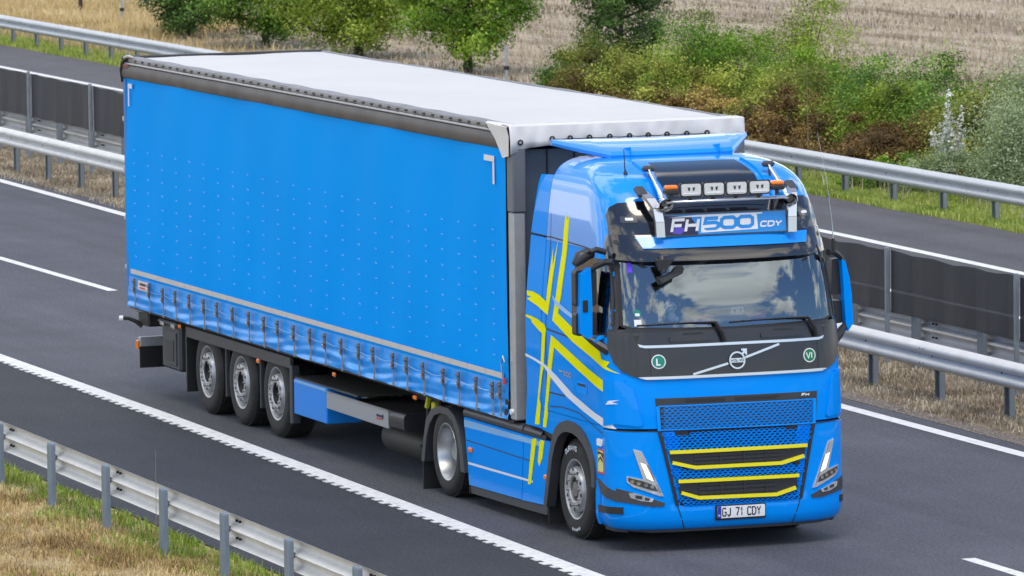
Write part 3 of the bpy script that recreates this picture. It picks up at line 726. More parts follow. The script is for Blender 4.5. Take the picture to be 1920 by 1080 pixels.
patch([(-1.20,1.218),(-.97,1.214),(-.85,1.212),(.85,1.208),(.97,1.212),(1.20,1.218),(1.20,1.205),(.97,1.20),(.85,1.196),(-.85,1.20),(-.97,1.202),(-1.20,1.205)], mfront, .008, 0, INK, 'bumper_gap', T, .05)
# lower grille
patch([(-.80,1.20),(.80,1.20),(.64,.47),(-.64,.47)], mfront, -.03, 0, INK, 'grille_backing', T)
for sg in (-1, 1):
    P = [(.838,1.205),(.796,1.205),(.770,1.07),(.637,.468),(.672,.468),(.80,1.05)]
    patch(P if sg > 0 else mirror(P), mfront, .016, .05, PANEL, 'grille_edge', T, .05)
    line_strip([(sg*.655,.468),(sg*.575,.225)], .010, mfront, .0075, 0, INK, 'panel_seam', T)
OP1 = [(-.735,1.0),(.735,.997),(.70,.885),(.45,.825),(-.47,.828),(-.71,.89)]
OP2 = [(-.655,.715),(.64,.708),(.605,.575),(.395,.515),(-.44,.528),(-.625,.588)]
def inpoly(P, y, z):
    c = False; j = len(P)-1
    for i in range(len(P)):
        if (P[i][1] > z) != (P[j][1] > z) and y < (P[j][0]-P[i][0])*(z-P[i][1])/(P[j][1]-P[i][1])+P[i][0]: c = not c
        j = i
    return c
def grow(P, d):
    cx = sum(p[0] for p in P)/len(P); cz = sum(p[1] for p in P)/len(P)
    return [(p[0]+math.copysign(d, p[0]-cx), p[1]+math.copysign(d*.9, p[1]-cz)) for p in P]
G1, G2 = grow(OP1, .012), grow(OP2, .012)
def in_low(y, z):
    if abs(y) > halfw(z)-.035: return False
    if 1.150 < z < 1.23 and (-.66 < y < -.50 or .50 < y < .66): return False
    return not (inpoly(G1, y, z) or inpoly(G2, y, z))
honeycomb(in_low, -.80, .80, .472, 1.198, 'lower_grille_mesh', T)
for y0 in (-.66, .505): patch(rrect(y0, y0+.13, 1.155, 1.205, .008), mfront, .010, .03, INK, 'tow_hook_slot', T)
patch(disc(.615,.83,.028,14), mfront, .030, .02, INK, 'camera_eye', T)
for OP, bars in ((OP1, ([(-.725,.997),(.725,.993)], [(-.70,.893),(-.47,.836),(.445,.833),(.69,.889)])), (OP2, ([(-.645,.706),(.63,.699)], [(-.615,.592),(-.44,.535),(.39,.524),(.595,.579)]))):
    patch(OP, mfront, .012, .04, PANEL, 'grille_opening', T, .08)
    zt_ = OP[0][1]; zb_ = OP[4][1]
    wy = .48 if OP is OP1 else .43
    patch(rrect(-wy+.02, wy-.06, zb_+.022, zt_-.03, .01), mfront, .0135, 0, INK, 'grille_recess', T, .08)
    for k in range(3):
        z = zb_+.03+(zt_-zb_-.06)*(k+.5)/3
        patch([(-wy,z+.012),(wy-.04,z+.012),(wy-.04,z-.012),(-wy,z-.012)], mfront, .022, .02, BLACKP, 'grille_slat', T, .1)
    for y in (-.2, .05, .28): patch([(y-.008,zt_-.03),(y+.008,zt_-.03),(y+.008,zb_+.02),(y-.008,zb_+.02)], mfront, .0245, .02, BLACKP, 'grille_rib', T, .1)
    for b in bars:
        Q = stroke_quads(b, .034); patch([q[0] for q in Q]+[q[1] for q in Q][::-1], mfront, .040, .045, YBAR, 'yellow_bar', T, .06)
# number plate
patch(rrect(-.262,.272,.302,.447,.012), mfront, .020, .02, INK, 'plate_holder', T)
npl = patch(rrect(-.245,.262,.322,.436,.010), mfront, .024, .004, WHITEP, 'licence_plate', T)
patch(rrect(-.245,-.203,.322,.436,.010), mfront, .0255, 0, EUBLUE, 'plate_band', npl)
lettering('GJ 71 CDY', -.190, .336, .086, .0365, .0145, .0115, lambda u, v: mfront(u, v, .0262), space=.022).build('lettering', INK, npl)
lettering('R', -.232, .335, .02, .014, .01, .004, lambda u, v: mfront(u, v, .0265)).build('lettering', WHITEP, npl)
# headlamps, fog lamps
DRL = mat('daylight_lamp', (.9,.92,.95), .25); DRL.node_tree.nodes['Principled BSDF'].inputs['Emission Color'].default_value = (1,1,1,1); DRL.node_tree.nodes['Principled BSDF'].inputs['Emission Strength'].default_value = .8
HL = [(-1.062,1.032),(-.990,1.012),(-.790,.562),(-.83,.566),(-1.07,.660),(-1.118,.705),(-1.120,.765),(-.98,.735)]
FG = [(-1.200,.640),(-1.10,.612),(-.775,.495),(-.79,.462),(-.90,.462),(-1.200,.512)]
for sg in (-1, 1):
    mm = (lambda P: P) if sg < 0 else mirror
    hl = patch(mm(HL), mfront, .016, .03, LENS, 'headlamp', T, .05)
    patch(mm([(-1.107,.752),(-.985,.718),(-.875,.672),(-.845,.612),(-.90,.622),(-1.06,.682),(-1.105,.715)]), mfront, .019, .0, LENSD, 'lamp_housing', hl, .04)
    for y in (-1.075, -1.02, -.955, -.90): patch(mm(disc(y, .708-(y+1.06)*-.0+(-1.06-y)*.30, .018, 10)), mfront, .022, .004, CHROME, 'lamp_projector', hl)
    patch(mm([(-1.050,1.012),(-1.003,.998),(-.955,.885),(-1.003,.905)]), mfront, .020, 0, SATIN, 'lamp_indicator', hl, .04)
    patch(mm([(-1.0,.90),(-.955,.88),(-.885,.715),(-.945,.745)]), mfront, .0205, 0, DRL, 'daylight_strip', hl, .04)
    patch(mm([(-.945,.885),(-.93,.88),(-.815,.60),(-.835,.605)]), mfront, .021, .004, CHROME, 'lamp_trim', hl, .04)
    fg = patch(mm(FG), mfront, .012, .03, GREYP, 'fog_lamp_insert', T, .05)
    patch(mm([(-1.105,.600),(-1.05,.598),(-.885,.540),(-.905,.510),(-1.0,.520),(-1.09,.552)]), mfront, .018, .01, LENS, 'fog_lamp', fg, .04)
    patch(mm([(-1.05,.58),(-.99,.57),(-.99,.535),(-1.05,.548)]), mfront, .021, 0, LENSD, 'fog_lamp_cell', fg, .04)
    patch(mm([(-.965,.56),(-.92,.545),(-.93,.522),(-.97,.528)]), mfront, .021, 0, LENSD, 'fog_lamp_cell', fg, .04)
    # corner air guide of the cab side, side trims and step
    P = [(-1.19,1.70),(-1.12,1.685),(-1.05,1.62),(-.985,1.35),(-.972,1.275),(-1.0,1.255),(-1.19,1.275)]
    patch(mm(P), mfront, .016, .02, BLUEF, 'corner_flap', T, .03)
    f = NEAR if sg < 0 else FAR
    patch([(.985,1.70),(1.22,1.71),(1.22,1.28),(.985,1.24)], f, .010, .015, BLUE, 'corner_flap_side', T, .03)
    patch([(.785,.70),(.83,.70),(1.22,.60),(1.22,.50),(.90,.56)], f, .012, .02, GREYP, 'side_trim', T, .04)
    patch([(.745,.66),(.80,.72),(.86,.60),(.86,.42),(.80,.40),(.80,.24),(.72,.24),(.735,.40)], f, .006, .05, BLUE, 'step_panel', T, .05)
    patch([(.82,.44),(1.24,.455),(1.24,.385),(.82,.37)], f, .014, .03, BLACKP, 'step_tread', T, .04)
    patch([(.80,.235),(1.2,.235),(1.2,.195),(.82,.195)], f, -.02, .03, GREYP, 'bottom_lip', T, .05)
    patch(rrect(.80,.94,1.03,1.10,.02), f, .012, .01, WHITEP, 'side_marker_lamp', T, .05)
    stk = patch(rrect(.80,.985,.755,1.00,.008), f, .006, .002, REDP, 'warning_sticker', T, .05) if sg < 0 else None
    if stk:
        patch(rrect(.818,.967,.775,.985,.004), f, .007, 0, PALEY, 'sticker_field', stk, .05)
        patch([(.82,.94),(.90,.955),(.965,.90),(.965,.965),(.82,.975)], f, .008, 0, INK, 'sticker_picture', stk, .05)
        patch([(.84,.86),(.88,.91),(.95,.87),(.96,.89),(.90,.93),(.83,.90)], f, .008, 0, INK, 'sticker_picture', stk, .05)
        lettering('OR', .83, .785, .022, .02, .008, .005, lambda u, v: NEAR(u, v, .0085)).build('lettering', INK, stk) if False else None
patch([(-1.20,.235),(-.95,.235),(.95,.235),(1.20,.235),(1.18,.205),(.9,.195),(-.9,.195),(-1.18,.205)], mfront, -.025, .04, GREYP, 'bottom_lip', T, .06)

# ---- visor, sign, roof equipment
VB = [(-1.155,2.885),(-.9,2.865),(0,2.86),(.9,2.865),(1.155,2.885),(1.15,3.02),(1.12,3.12),(-1.12,3.12),(-1.15,3.02)]
def mvis(y, z, off=0.0):
    p = mfront(y, z, 0); k = .085*max(0, 1-((z-2.93)/.26)**2); return p+Vector((1, 0, 0))*(off+k*(1-.45*(abs(y)/1.16)**3))
patch(VB, mvis, .02, .10, GLOSSB, 'sun_visor', T, .05)
patch([(-.915,3.10),(.915,3.10),(.875,2.99),(-.865,2.99)], mvis, .034, .03, BLUEG, 'visor_trim', T, .06)
for y in (-1.08, 1.08): patch(disc(y,3.05,.022,12), mvis, .026, .01, BLACKP, 'visor_bolt', T)
DC = [(-1.105,3.10),(-1.095,3.30),(-1.06,3.375),(-.99,3.415),(-.80,3.43),(.80,3.43),(.99,3.415),(1.06,3.375),(1.095,3.30),(1.105,3.10)]
patch(DC[::-1], mfront, .014, .03, GLOSSB, 'sign_recess', T, .05)
for sg in (-1, 1):
    P = rrect(-.995,-.85,3.225,3.285,.012); lp = patch(P if sg < 0 else mirror(P), mfront, .03, .02, LENSD, 'marker_lamp', T, .04)
    P = rrect(-.955,-.885,3.245,3.270,.008); patch(P if sg < 0 else mirror(P), mfront, .034, .006, WHITEP, 'marker_lamp_lens', lp, .04)
XS_ = 1.14
def msign(y, z, off=0.0): return Vector((XS_-.12*(z-3.1)+off, y, z))
sg_ = patch(rrect(-.665,.665,3.10,3.320,.012), msign, .0, .09, GLOSSB, 'sign_box', T, .5)
patch(rrect(-.645,.650,3.112,3.308,.006), msign, .002, 0, SKYB, 'sign_face', sg_, .5)
patch([(-.645,3.112),(-.645,3.308),(-.36,3.285),(-.30,3.2),(-.29,3.112)], msign, .0032, 0, NAVY, 'sign_picture', sg_, .5)
patch([(-.60,3.287),(-.30,3.303),(.40,3.303),(.40,3.290),(-.30,3.285)], msign, .0040, 0, WHITEP, 'sign_highlight', sg_, .5)
patch([(-.56,3.13),(-.52,3.21),(-.42,3.17),(-.47,3.12)], msign, .0036, 0, mat('violet_print', (.10,.06,.5), .4), 'sign_picture', sg_, .5)
patch([(-.262,3.128),(-.247,3.286),(.342,3.298),(.347,3.142)], msign, .0050, 0, WHITEP, 'sign_plate', sg_, .5)
lettering('FH', -.575, 3.132, .146, .118, .030, .030, lambda u, v: msign(u, v, .006), slant=.22).build('lettering', WHITEP, sg_)
lettering('500', -.222, 3.148, .134, .150, .030, .036, lambda u, v: msign(u, v+(u+.2)*.012, .0062), slant=.06).build('lettering', SKYB, sg_)
patch([(-.24,3.190),(-.10,3.198),(-.10,3.178),(-.24,3.170)], msign, .0066, 0, WHITEP, 'sign_highlight', sg_, .5)
lettering('CDY', .372, 3.158, .062, .062, .016, .015, lambda u, v: msign(u, v, .0062), slant=.25).build('lettering', WHITEP, sg_)
# light bar
lb = MB(); lb.box((1.15,0,3.447), (.13,1.30,.026), .008)
for sg in (-1, 1):
    pts = [(1.16,sg*.70,3.10),(1.15,sg*.705,3.25),(1.12,sg*.72,3.38),(1.04,sg*.76,3.47),(.93,sg*.79,3.52)]
    for a, b in zip(pts[:-1], pts[1:]):
        a, b = Vector(a), Vector(b); d = (b-a); y = Vector((0,1,0)); q = d.cross(y).normalized()
        vs = [a+s1*y*.045+s2*q*.02 for s1, s2 in ((-1,-1),(1,-1),(1,1),(-1,1))]+[b+s1*y*.045+s2*q*.02 for s1, s2 in ((-1,-1),(1,-1),(1,1),(-1,1))]
        lb.add(vs, [(0,1,5,4),(1,2,6,5),(2,3,7,6),(3,0,4,7),(0,3,2,1),(4,5,6,7)])
bar = lb.build('light_bar', SATIN, T, smooth=40)
for sg in (-1, 1): MB().box((.90,sg*.80,3.535), (.17,.11,.06), .02, Matrix.Rotation(math.radians(25), 3, 'Y')).build('bar_bracket', GREYP, bar)
def spot():
    b = MB().prism(rrect(-.118,.118,-.072,.072,.03), lambda u, v: (0, u, v), lambda u, v: (-.075, u*.9, v*.85)).build('spot_lamp', BLACKP, T, smooth=30)
    MB().prism(rrect(-.106,.106,-.060,.060,.024), lambda u, v: (.012, u*.96, v*.96), lambda u, v: (-.01, u, v)).build('lamp_lens', SPOTL, b, smooth=30)
    m_ = MB()
    for sg in (-1, 1): m_.prism([(sg*.012,.022),(sg*.040,.026),(sg*.030,-.012),(sg*.016,-.008)], lambda u, v: (.016, u, v), lambda u, v: (.008, u, v))
    m_.build('lamp_reflector', LENSD, b, kind='stuff')
    MB().prism([(-.08,-.03),(.08,-.03),(.085,-.042),(-.085,-.042)], lambda u, v: (.0165, u, v), lambda u, v: (.008, u, v)).build('lamp_glow_strip', WHITEP, b)
    MB().box((-.03,0,-.075), (.05,.05,.05), .01).build('lamp_foot', BLACKP, b)
    return b
s0 = spot(); s0.location = (1.20,-.388,3.562)
for y in (-.145, .098, .341):
    dup_at(s0, T, (1.20, y, 3.562))
def beacon():
    b = MB().box((0,0,-.012), (.10,.145,.05), .012).build('beacon', BLACKP, T)
    MB().box((0,0,.03), (.09,.135,.05), .018).build('beacon_lens', AMBER, b)
    MB().tube([(0,0,-.03),(0,0,-.09)], .02, 8).build('beacon_foot', BLACKP, b)
    return b
b0 = beacon(); b0.location = (1.18,-.592,3.56); dup_at(b0, T, (1.18,.535,3.565))
for y0, y1 in ((-.585,-.655), (.700,.672)):
    t0, t1 = Vector((.55,y0,3.735)), Vector((1.21,y1,3.42)); d = t1-t0
    P = [t0, t0+d*.3, t0+d*.6, t0+d*.82, t0+d*.93, t0+d]
    h = MB().tube(P, [.018,.02,.024,.036,.052,.070], 16, caps=False).build('air_horn', CHROME, T, smooth=60)
    MB().tube([t0+d*.94, t0+d*.945], [.04,.04], 16).build('horn_throat', HUB, h)
    MB().tube([t0+d*.99, t0+d*1.005], [.070,.073], 16, caps=False).build('horn_rim', CHROME, h, smooth=60)
    MB().box(t0+Vector((0,0,.0)), (.07,.13,.06), .02).build('horn_bracket', GREYP, h)
    MB().tube([t0+Vector((.02,0,-.02)), t0+Vector((.05,0,-.13))], .014, 6).build('horn_leg', GREYP, h)
# roof hatch
def mroof(x, y, off=0.0):
    # roof height above (x, y) by bisection on the level curves
    lo, hi = 3.05, 3.80
    for _ in range(30):
        m_ = (lo+hi)/2
        inside = abs(y) < ww(m_) and x < Fx(y, m_)
        if inside: lo = m_
        else: hi = m_
    return Vector((x+off*.4, y, lo+off))
hat = patch([(.93,-.50),(.93,.50),(.62,.52),(.22,.46),(.22,-.46),(.62,-.52)], mroof, .022, .05, GLOSSB, 'roof_hatch', T, .06)
for sg in (-1, 1):
    line_strip([(.85,sg*.60),(.5,sg*.60),(.1,sg*.58)], .016, mroof, .016, .03, BLUE, 'roof_rib', T, .08)
# spoiler: a wing with its ends swept up and back
sp = MB(); HP = [(0,-.27,3.775,3.845),(.40,-.28,3.775,3.847),(.66,-.31,3.777,3.852),(.80,-.52,3.81,3.885),(.93,-.72,3.845,3.918),(1.06,-.92,3.885,3.948)]
SP = [(-y,x,a,b) for y,x,a,b in HP[::-1]]+HP[1:]
vs = []
for y, x, z0, z1 in SP:
    xb = -.96; q = abs(y)/1.055
    vs += [(x-.03, y, z0), (x+.012, y, z0+.006), (x+.022, y, (z0+z1)/2), (x, y, z1), (min(x-.05, xb+.05), y, 3.938+.008*q), (xb, y, 3.935+.008*q), (xb-.004, y, 3.90+.005*q)]
k = 7; fs = []
for i in range(len(SP)-1):
    for j in range(k): fs.append((i*k+j, i*k+(j+1)%k, (i+1)*k+(j+1)%k, (i+1)*k+j))
fs += [tuple(range(k)), tuple(range((len(SP)-1)*k, len(SP)*k))[::-1]]
spo = sp.add(vs, fs).build('roof_spoiler', BLUEG, T, smooth=18)
for y in (-.46, .50): MB().box((-.40,y,3.835), (.30,.014,.085), .005, Matrix.Rotation(-.13, 3, 'Y')).build('spoiler_rib', BLUE, spo)
for y in (-.45, .0, .45): MB().box((-.86,y,3.79), (.12,.06,.10), .01).build('spoiler_strut', GREYP, spo)
# side deflectors behind the cab
for s in (-1, 1):
    def mdef(x, z, off=0.0, s=s):
        zz = min(z, 3.62); return Vector((x, s*(ww(zz)+.004+off), z))
    for P in ([(-.79,3.60),(-1.14,3.585),(-1.235,2.99),(-.79,2.99)], [(-.79,2.965),(-1.235,2.965),(-1.24,2.2),(-1.21,1.4),(-1.26,1.03),(-.79,1.03)]):
        d = patch(P, mdef, 0, .03, BLUE, 'side_deflector', T, .1)
    MB().box((-1.0, s*1.04, 2.3), (.4,.02,2.4)).build('deflector_lining', DARK, T)
# antennas
a = MB(); a.tube([(.42,-.78,3.645),(.415,-.785,3.78),(.41,-.79,3.93)], [.008,.006,.004], 6); a.lathe([(0,0)], (0,0,0), 3) if False else None
an = a.build('antenna', BLACKR, T); MB().tube([(.44,-.78,3.60),(.43,-.78,3.66),(.42,-.78,3.72)], [.05,.03,.010], 8).build('antenna_foot', BLACKR, an)
an2 = MB().tube([(1.02,1.205,2.87),(1.01,1.205,3.0)], [.022,.016], 8).build('antenna', BLACKR, T)
MB().tube([(1.01,1.205,3.0),(.99,1.20,3.2),(.93,1.17,3.6),(.83,1.12,4.05)], [.006,.003,.0018,.0014], 5).build('antenna_whip', SATIN, an2)

# ---- mirrors
for s in (-1, 1):
    P = [(1.455,2.75),(1.352,2.81),(1.338,2.45),(1.342,2.07),(1.46,2.16),(1.462,2.44)] if s < 0 else [(1.328,2.79),(1.372,2.755),(1.412,2.6),(1.438,2.42),(1.45,2.13),(1.396,2.055),(1.37,2.135),(1.343,2.60)]
    mr = MB().prism(P, lambda u, v: (.93, s*u, v), lambda u, v: (.82, s*u, v)).build('door_mirror', BLUE, T, smooth=30)
    if s < 0: MB().prism(rrect(1.385,1.44,2.37,2.49,.012), lambda u, v: (.936, s*u, v), lambda u, v: (.92, s*u, v)).build('mirror_slot', INK, mr)
    for z0, z1 in ((2.42, 2.78), (2.13, 2.36)):
        y0, y1 = (1.262, 1.485) if s < 0 else (1.255, 1.37)
        MB().prism(rrect(y0,y1,z0,z1,.03), lambda u, v: (.85, s*u, v), lambda u, v: (.74, s*u, v)).build('mirror_head', BLACKP, mr)
        MB().prism(rrect(y0+.015,y1-.015,z0+.015,z1-.015,.02), lambda u, v: (.738, s*u, v), lambda u, v: (.73, s*u, v)).build('mirror_glass', CHROME, mr)
    MB().tube([(1.02,s*1.15,2.865),(.98,s*1.22,2.865),(.93,s*1.30,2.82),(.89,s*1.36,2.765)], [.034,.033,.03,.022], 8).build('mirror_arm', BLACKP, mr)
    MB().tube([(1.02,s*1.20,1.985),(.97,s*1.28,2.04),(.91,s*1.35,2.095),(.88,s*1.39,2.13)], [.055,.048,.036,.024], 8).build('mirror_arm', BLACKP, mr)
    if s < 0: MB().prism([(1.225,2.145),(1.34,2.09),(1.34,2.07),(1.225,2.12)], lambda u, v: (.985, s*u, v), lambda u, v: (.90, s*u, v)).build('mirror_arm_cap', BLUE, mr)
# kerb mirror over the passenger door
km = MB().tube([(.95,-1.20,2.96),(.95,-1.30,2.99),(.96,-1.37,2.97)], [.03,.03,.024], 8).build('kerb_mirror', BLACKP, T, smooth=50)
hh = MB(); pts = [(.86,-1.30,2.93),(.88,-1.37,2.945),(.90,-1.45,2.91),(.91,-1.515,2.845)]
hh.tube(pts, [.035,.062,.07,.035], 10); hh.build('mirror_head', BLACKP, km, smooth=60)
MB().tube([(.95,-1.33,2.99),(.93,-1.42,2.96),(.90,-1.47,2.90)], [.016,.018,.014], 6).build('mirror_bracket', GREYP, km)
# front mirror hanging under the visor
fm = MB().tube([(1.20,-.70,2.90),(1.26,-.72,2.84),(1.28,-.72,2.76)], [.04,.035,.03], 8).build('front_mirror', BLACKP, T, smooth=50)
MB().prism([(-.815,2.72),(-.78,2.655),(-.70,2.69),(-.555,2.755),(-.535,2.80),(-.56,2.84),(-.60,2.83),(-.66,2.765)], lambda u, v: (1.375, u, v), lambda u, v: (1.28, u, v-.01)).build('mirror_head', BLACKP, fm)
MB().prism([(-.80,2.71),(-.775,2.668),(-.70,2.70),(-.57,2.762),(-.66,2.745)], lambda u, v: (1.383, u, v), lambda u, v: (1.37, u, v)).build('mirror_shell', GREYP, fm)
MB().prism([(-.80,2.89),(-.76,2.78),(-.68,2.80),(-.63,2.87),(-.60,2.89)], lambda u, v: (1.30, u, v), lambda u, v: (1.24, u, v)).build('mirror_bracket', BLACKP, fm)

# ---- interior
MB().box((1.04,0,2.08), (.42,2.1,.24), .05).build('dashboard', DASHM, T)
MB().box((-.68,0,2.3), (.02,2.3,1.8)).build('rear_wall', INTER, T)
for y in (-.62, .62):
    st = MB().box((.05,y,1.9), (.5,.5,.18), .06).build('seat', SEATM, T); MB().box((-.25,y,2.3), (.16,.5,.75), .06, Matrix.Rotation(-.18, 3, 'Y')).build('seat_back', SEATM, st)
    MB().box((-.33,y,2.76), (.10,.28,.2), .05).build('headrest', SEATM, st)
sw = MB(); C = Vector((.62,.62,2.17)); ax = Matrix.Rotation(math.radians(-55), 3, 'Y')
sw.tube([C+ax@Vector((0,.22*math.cos(2*PI*i/24),.22*math.sin(2*PI*i/24))) for i in range(25)], .018, 6); sw.tube([C, C+Vector((.3,0,-.25))], .03, 6)
sw.build('steering_wheel', BLACKR, T)
for sg in (-1, 1):
    c = MB()
    for k in range(7): c.tube([(.98-k*.035,sg*(1.08+.01*(k%2)),2.25),(.97-k*.036,sg*(1.05+.01*(k%2)),2.55),(.93-k*.035,sg*(1.03+.012*(k%2)),2.84)], [.03,.026,.022], 6)
    c.build('curtain_drape', mat('grey_curtain', (.16,.17,.18), .9), T, smooth=60)

# ---- vinyl stripes on the near side
A_ = [(-.294,3.256),(-.22,3.185),(-.178,3.243),(-.169,2.896),(-.233,2.443),(-.300,2.245),(.259,2.105),(.902,1.97),(.944,1.898),(1.08,1.882),(1.04,1.833),(1.19,1.768),(.689,1.885),(.136,1.996),(-.457,2.161),(-.389,2.408),(-.304,2.885)]
B_ = [(-.441,2.977),(-.491,2.684),(-.525,2.462),(-.59,2.198),(-.657,2.254),(-.649,2.452),(-.611,2.653),(-.567,2.886),(-.544,2.702)]
C_ = [(-1.225,2.399),(-1.034,2.402),(-.839,2.381),(-.658,2.33),(-.596,2.198),(-.881,2.267),(-1.21,2.316),(-1.088,2.349),(-1.203,2.35)]
D_ = [(-1.22,2.156),(-1.06,2.152),(-.868,2.136),(-.678,2.098),(-.633,2.058),(-.646,2.006),(-.716,1.653),(-.835,1.331),(-.799,1.269),(-.845,1.065),(-.979,1.055),(-.886,1.326),(-.792,1.646),(-.741,2.004),(-.868,2.037),(-1.028,2.089),(-1.06,2.119),(-1.22,2.134)]
E_ = [(-.488,2.009),(-.394,1.991),(.565,1.769),(1.16,1.655),(1.19,1.628),(1.13,1.58),(1.185,1.54),(.803,1.608),(.195,1.747),(-.4,1.892),(-.461,1.721),(-.552,1.448),(-.609,1.266),(-.599,1.2),(-.661,1.05),(-.743,1.053),(-.699,1.235),(-.663,1.349),(-.587,1.709)]
F_ = [(-1.242,1.758),(-.935,1.732),(-.651,1.692),(-.308,1.604),(.124,1.471),(.734,1.348),(1.10,1.300),(1.18,1.225),(.973,1.232),(.427,1.327),(-.064,1.431),(-.497,1.575),(-.715,1.675),(-1.064,1.719),(-1.224,1.727)]
G_ = [(-.517,2.419),(-.33,2.359),(-.07,2.305),(.238,2.245),(.245,2.206),(-.125,2.267),(-.386,2.321)]
def msidex(x, z, off=0.0):
    if x < -.72: return Vector((x, -(ww(min(z, 3.62))+.004+off), z))
    return NEAR(x, z, off)
for P in (A_, B_, C_, D_, E_): patch(P, msidex, .0045, 0, YELL, 'yellow_stripe', T, .06)
patch(F_, msidex, .0060, 0, WHITEV, 'white_stripe', T, .06); patch(G_, msidex, .0060, 0, PALEV, 'pale_stripe', T, .06)
lettering('500', -.13, 1.635, .05, .055, .02, .012, lambda u, v: NEAR(u, v-.04*(u+.13), .005)).build('lettering', SATIN, T)
line_strip([(-.27,1.672),(-.17,1.668)], .018, NEAR, .005, 0, SATIN, 'badge_bar', T)
patch([(1.05,1.46),(1.09,1.50),(1.20,1.515),(1.13,1.49),(1.19,1.475)], NEAR, .0165, 0, WHITEV, 'white_scribble', T, .03)

# ---- side skirts, running board, chassis
for s in (-1, 1):
    fs_ = flat_side(s*1.235)
    for P in ([(-3.20,.90),(-1.385,.905),(-1.47,.225),(-3.06,.20)], [(-1.365,.905),(-.62,.91),(-.53,.80),(-.71,.25),(-1.45,.222)]):
        patch(P, fs_, 0, .04, BLUE, 'side_skirt', T, .4)
    patch([(-3.06,.195),(-1.47,.215),(-.72,.24),(-.74,.15),(-1.46,.135),(-3.02,.115)], flat_side(s*1.225), 0, .05, GREYP, 'skirt_edge', T, .5)
    MB().tube([(-3.22,s*1.18,.945),(-1.42,s*1.18,.950)], .058, 10).build('side_tube', GREYP, T, smooth=50)
    MB().tube([(-1.38,s*1.18,.950),(-.86,s*1.18,.945)], .058, 10).build('side_tube', BLACKP, T, smooth=50)
    MB().box((-2.0,s*1.08,.93), (2.5,.30,.05), .01).build('step_board', BLACKP, T)
    MB().box((-.78,s*1.0,.97), (.5,.4,.12), .03).build('cab_underside', DARK, T)
    line_strip([(-3.17,.665),(-1.10,.655)], .010, fs_, .002, 0, INK, 'panel_seam', T, .5)
    for x, z in ((-2.98,.575), (-.70,.54)): MB().box((x,s*1.245,z), (.10,.03,.055), .012).build('side_marker_lamp', AMBER, T)
    # fuel tank behind the skirt, mudguard of the drive axle
    MB().box((-2.1,s*.85,.55), (1.7,.6,.55), .08).build('fuel_tank', DARK, T)
    DO = [(-4.50,.30),(-4.41,.57),(-4.33,.76),(-4.16,.885),(-3.92,.945),(-3.62,.95),(-3.42,.89),(-3.29,.77),(-3.19,.59),(-3.12,.32)]
    DI = [(-4.40,.30),(-4.32,.57),(-4.22,.72),(-4.07,.83),(-3.88,.872),(-3.66,.875),(-3.49,.825),(-3.38,.72),(-3.29,.55),(-3.24,.32)]
    patch(DO+DI[::-1], flat_side(s*1.265), 0, .62, GREYP, 'mudguard', T, .6)
    MB().box((-4.45,s*.98,.20), (.02,.56,.42)).build('mud_flap', BLACKR, T)
    MB().box((-3.06,s*.98,.26), (.02,.5,.30)).build('mud_flap', BLACKR, T)
    MB().box((-.68,s*.98,.22), (.02,.5,.3)).build('mud_flap', BLACKR, T)
    MB().box((-2.2,s*.42,.78), (5.2,.09,.27), .01).build('chassis_beam', DARK, T)
P = [(-1.055,.902),(-.99,.901),(-1.068,.695),(-1.172,.418),(-1.261,.408),(-1.176,.714),(-1.122,.887)]
fs_ = flat_side(-1.235)
patch(P, fs_, .004, 0, YELL, 'yellow_stripe', T, .5); patch([(-.871,.905),(-.758,.905),(-.827,.722),(-.919,.628),(-.96,.677),(-.905,.865)], fs_, .004, 0, YELL, 'yellow_stripe', T, .5)
patch([(-3.19,.876),(-.80,.886),(-.80,.838),(-3.19,.798)], fs_, .0025, 0, PALEV, 'pale_stripe', T, .5); patch([(-3.08,.44),(-1.12,.461),(-1.12,.438),(-3.08,.414)], fs_, .0025, 0, WHITEV, 'white_stripe', T, .5)
MB().box((-3.9,0,1.05), (.9,.9,.08), .02).build('fifth_wheel', DARK, T)
MB().box((-1.7,0,1.0), (1.2,2.2,.25), .04).build('engine_cover', DARK, T)
MB().box((.2,0,.9), (2.0,1.5,.5), .05).build('engine', DARK, T)

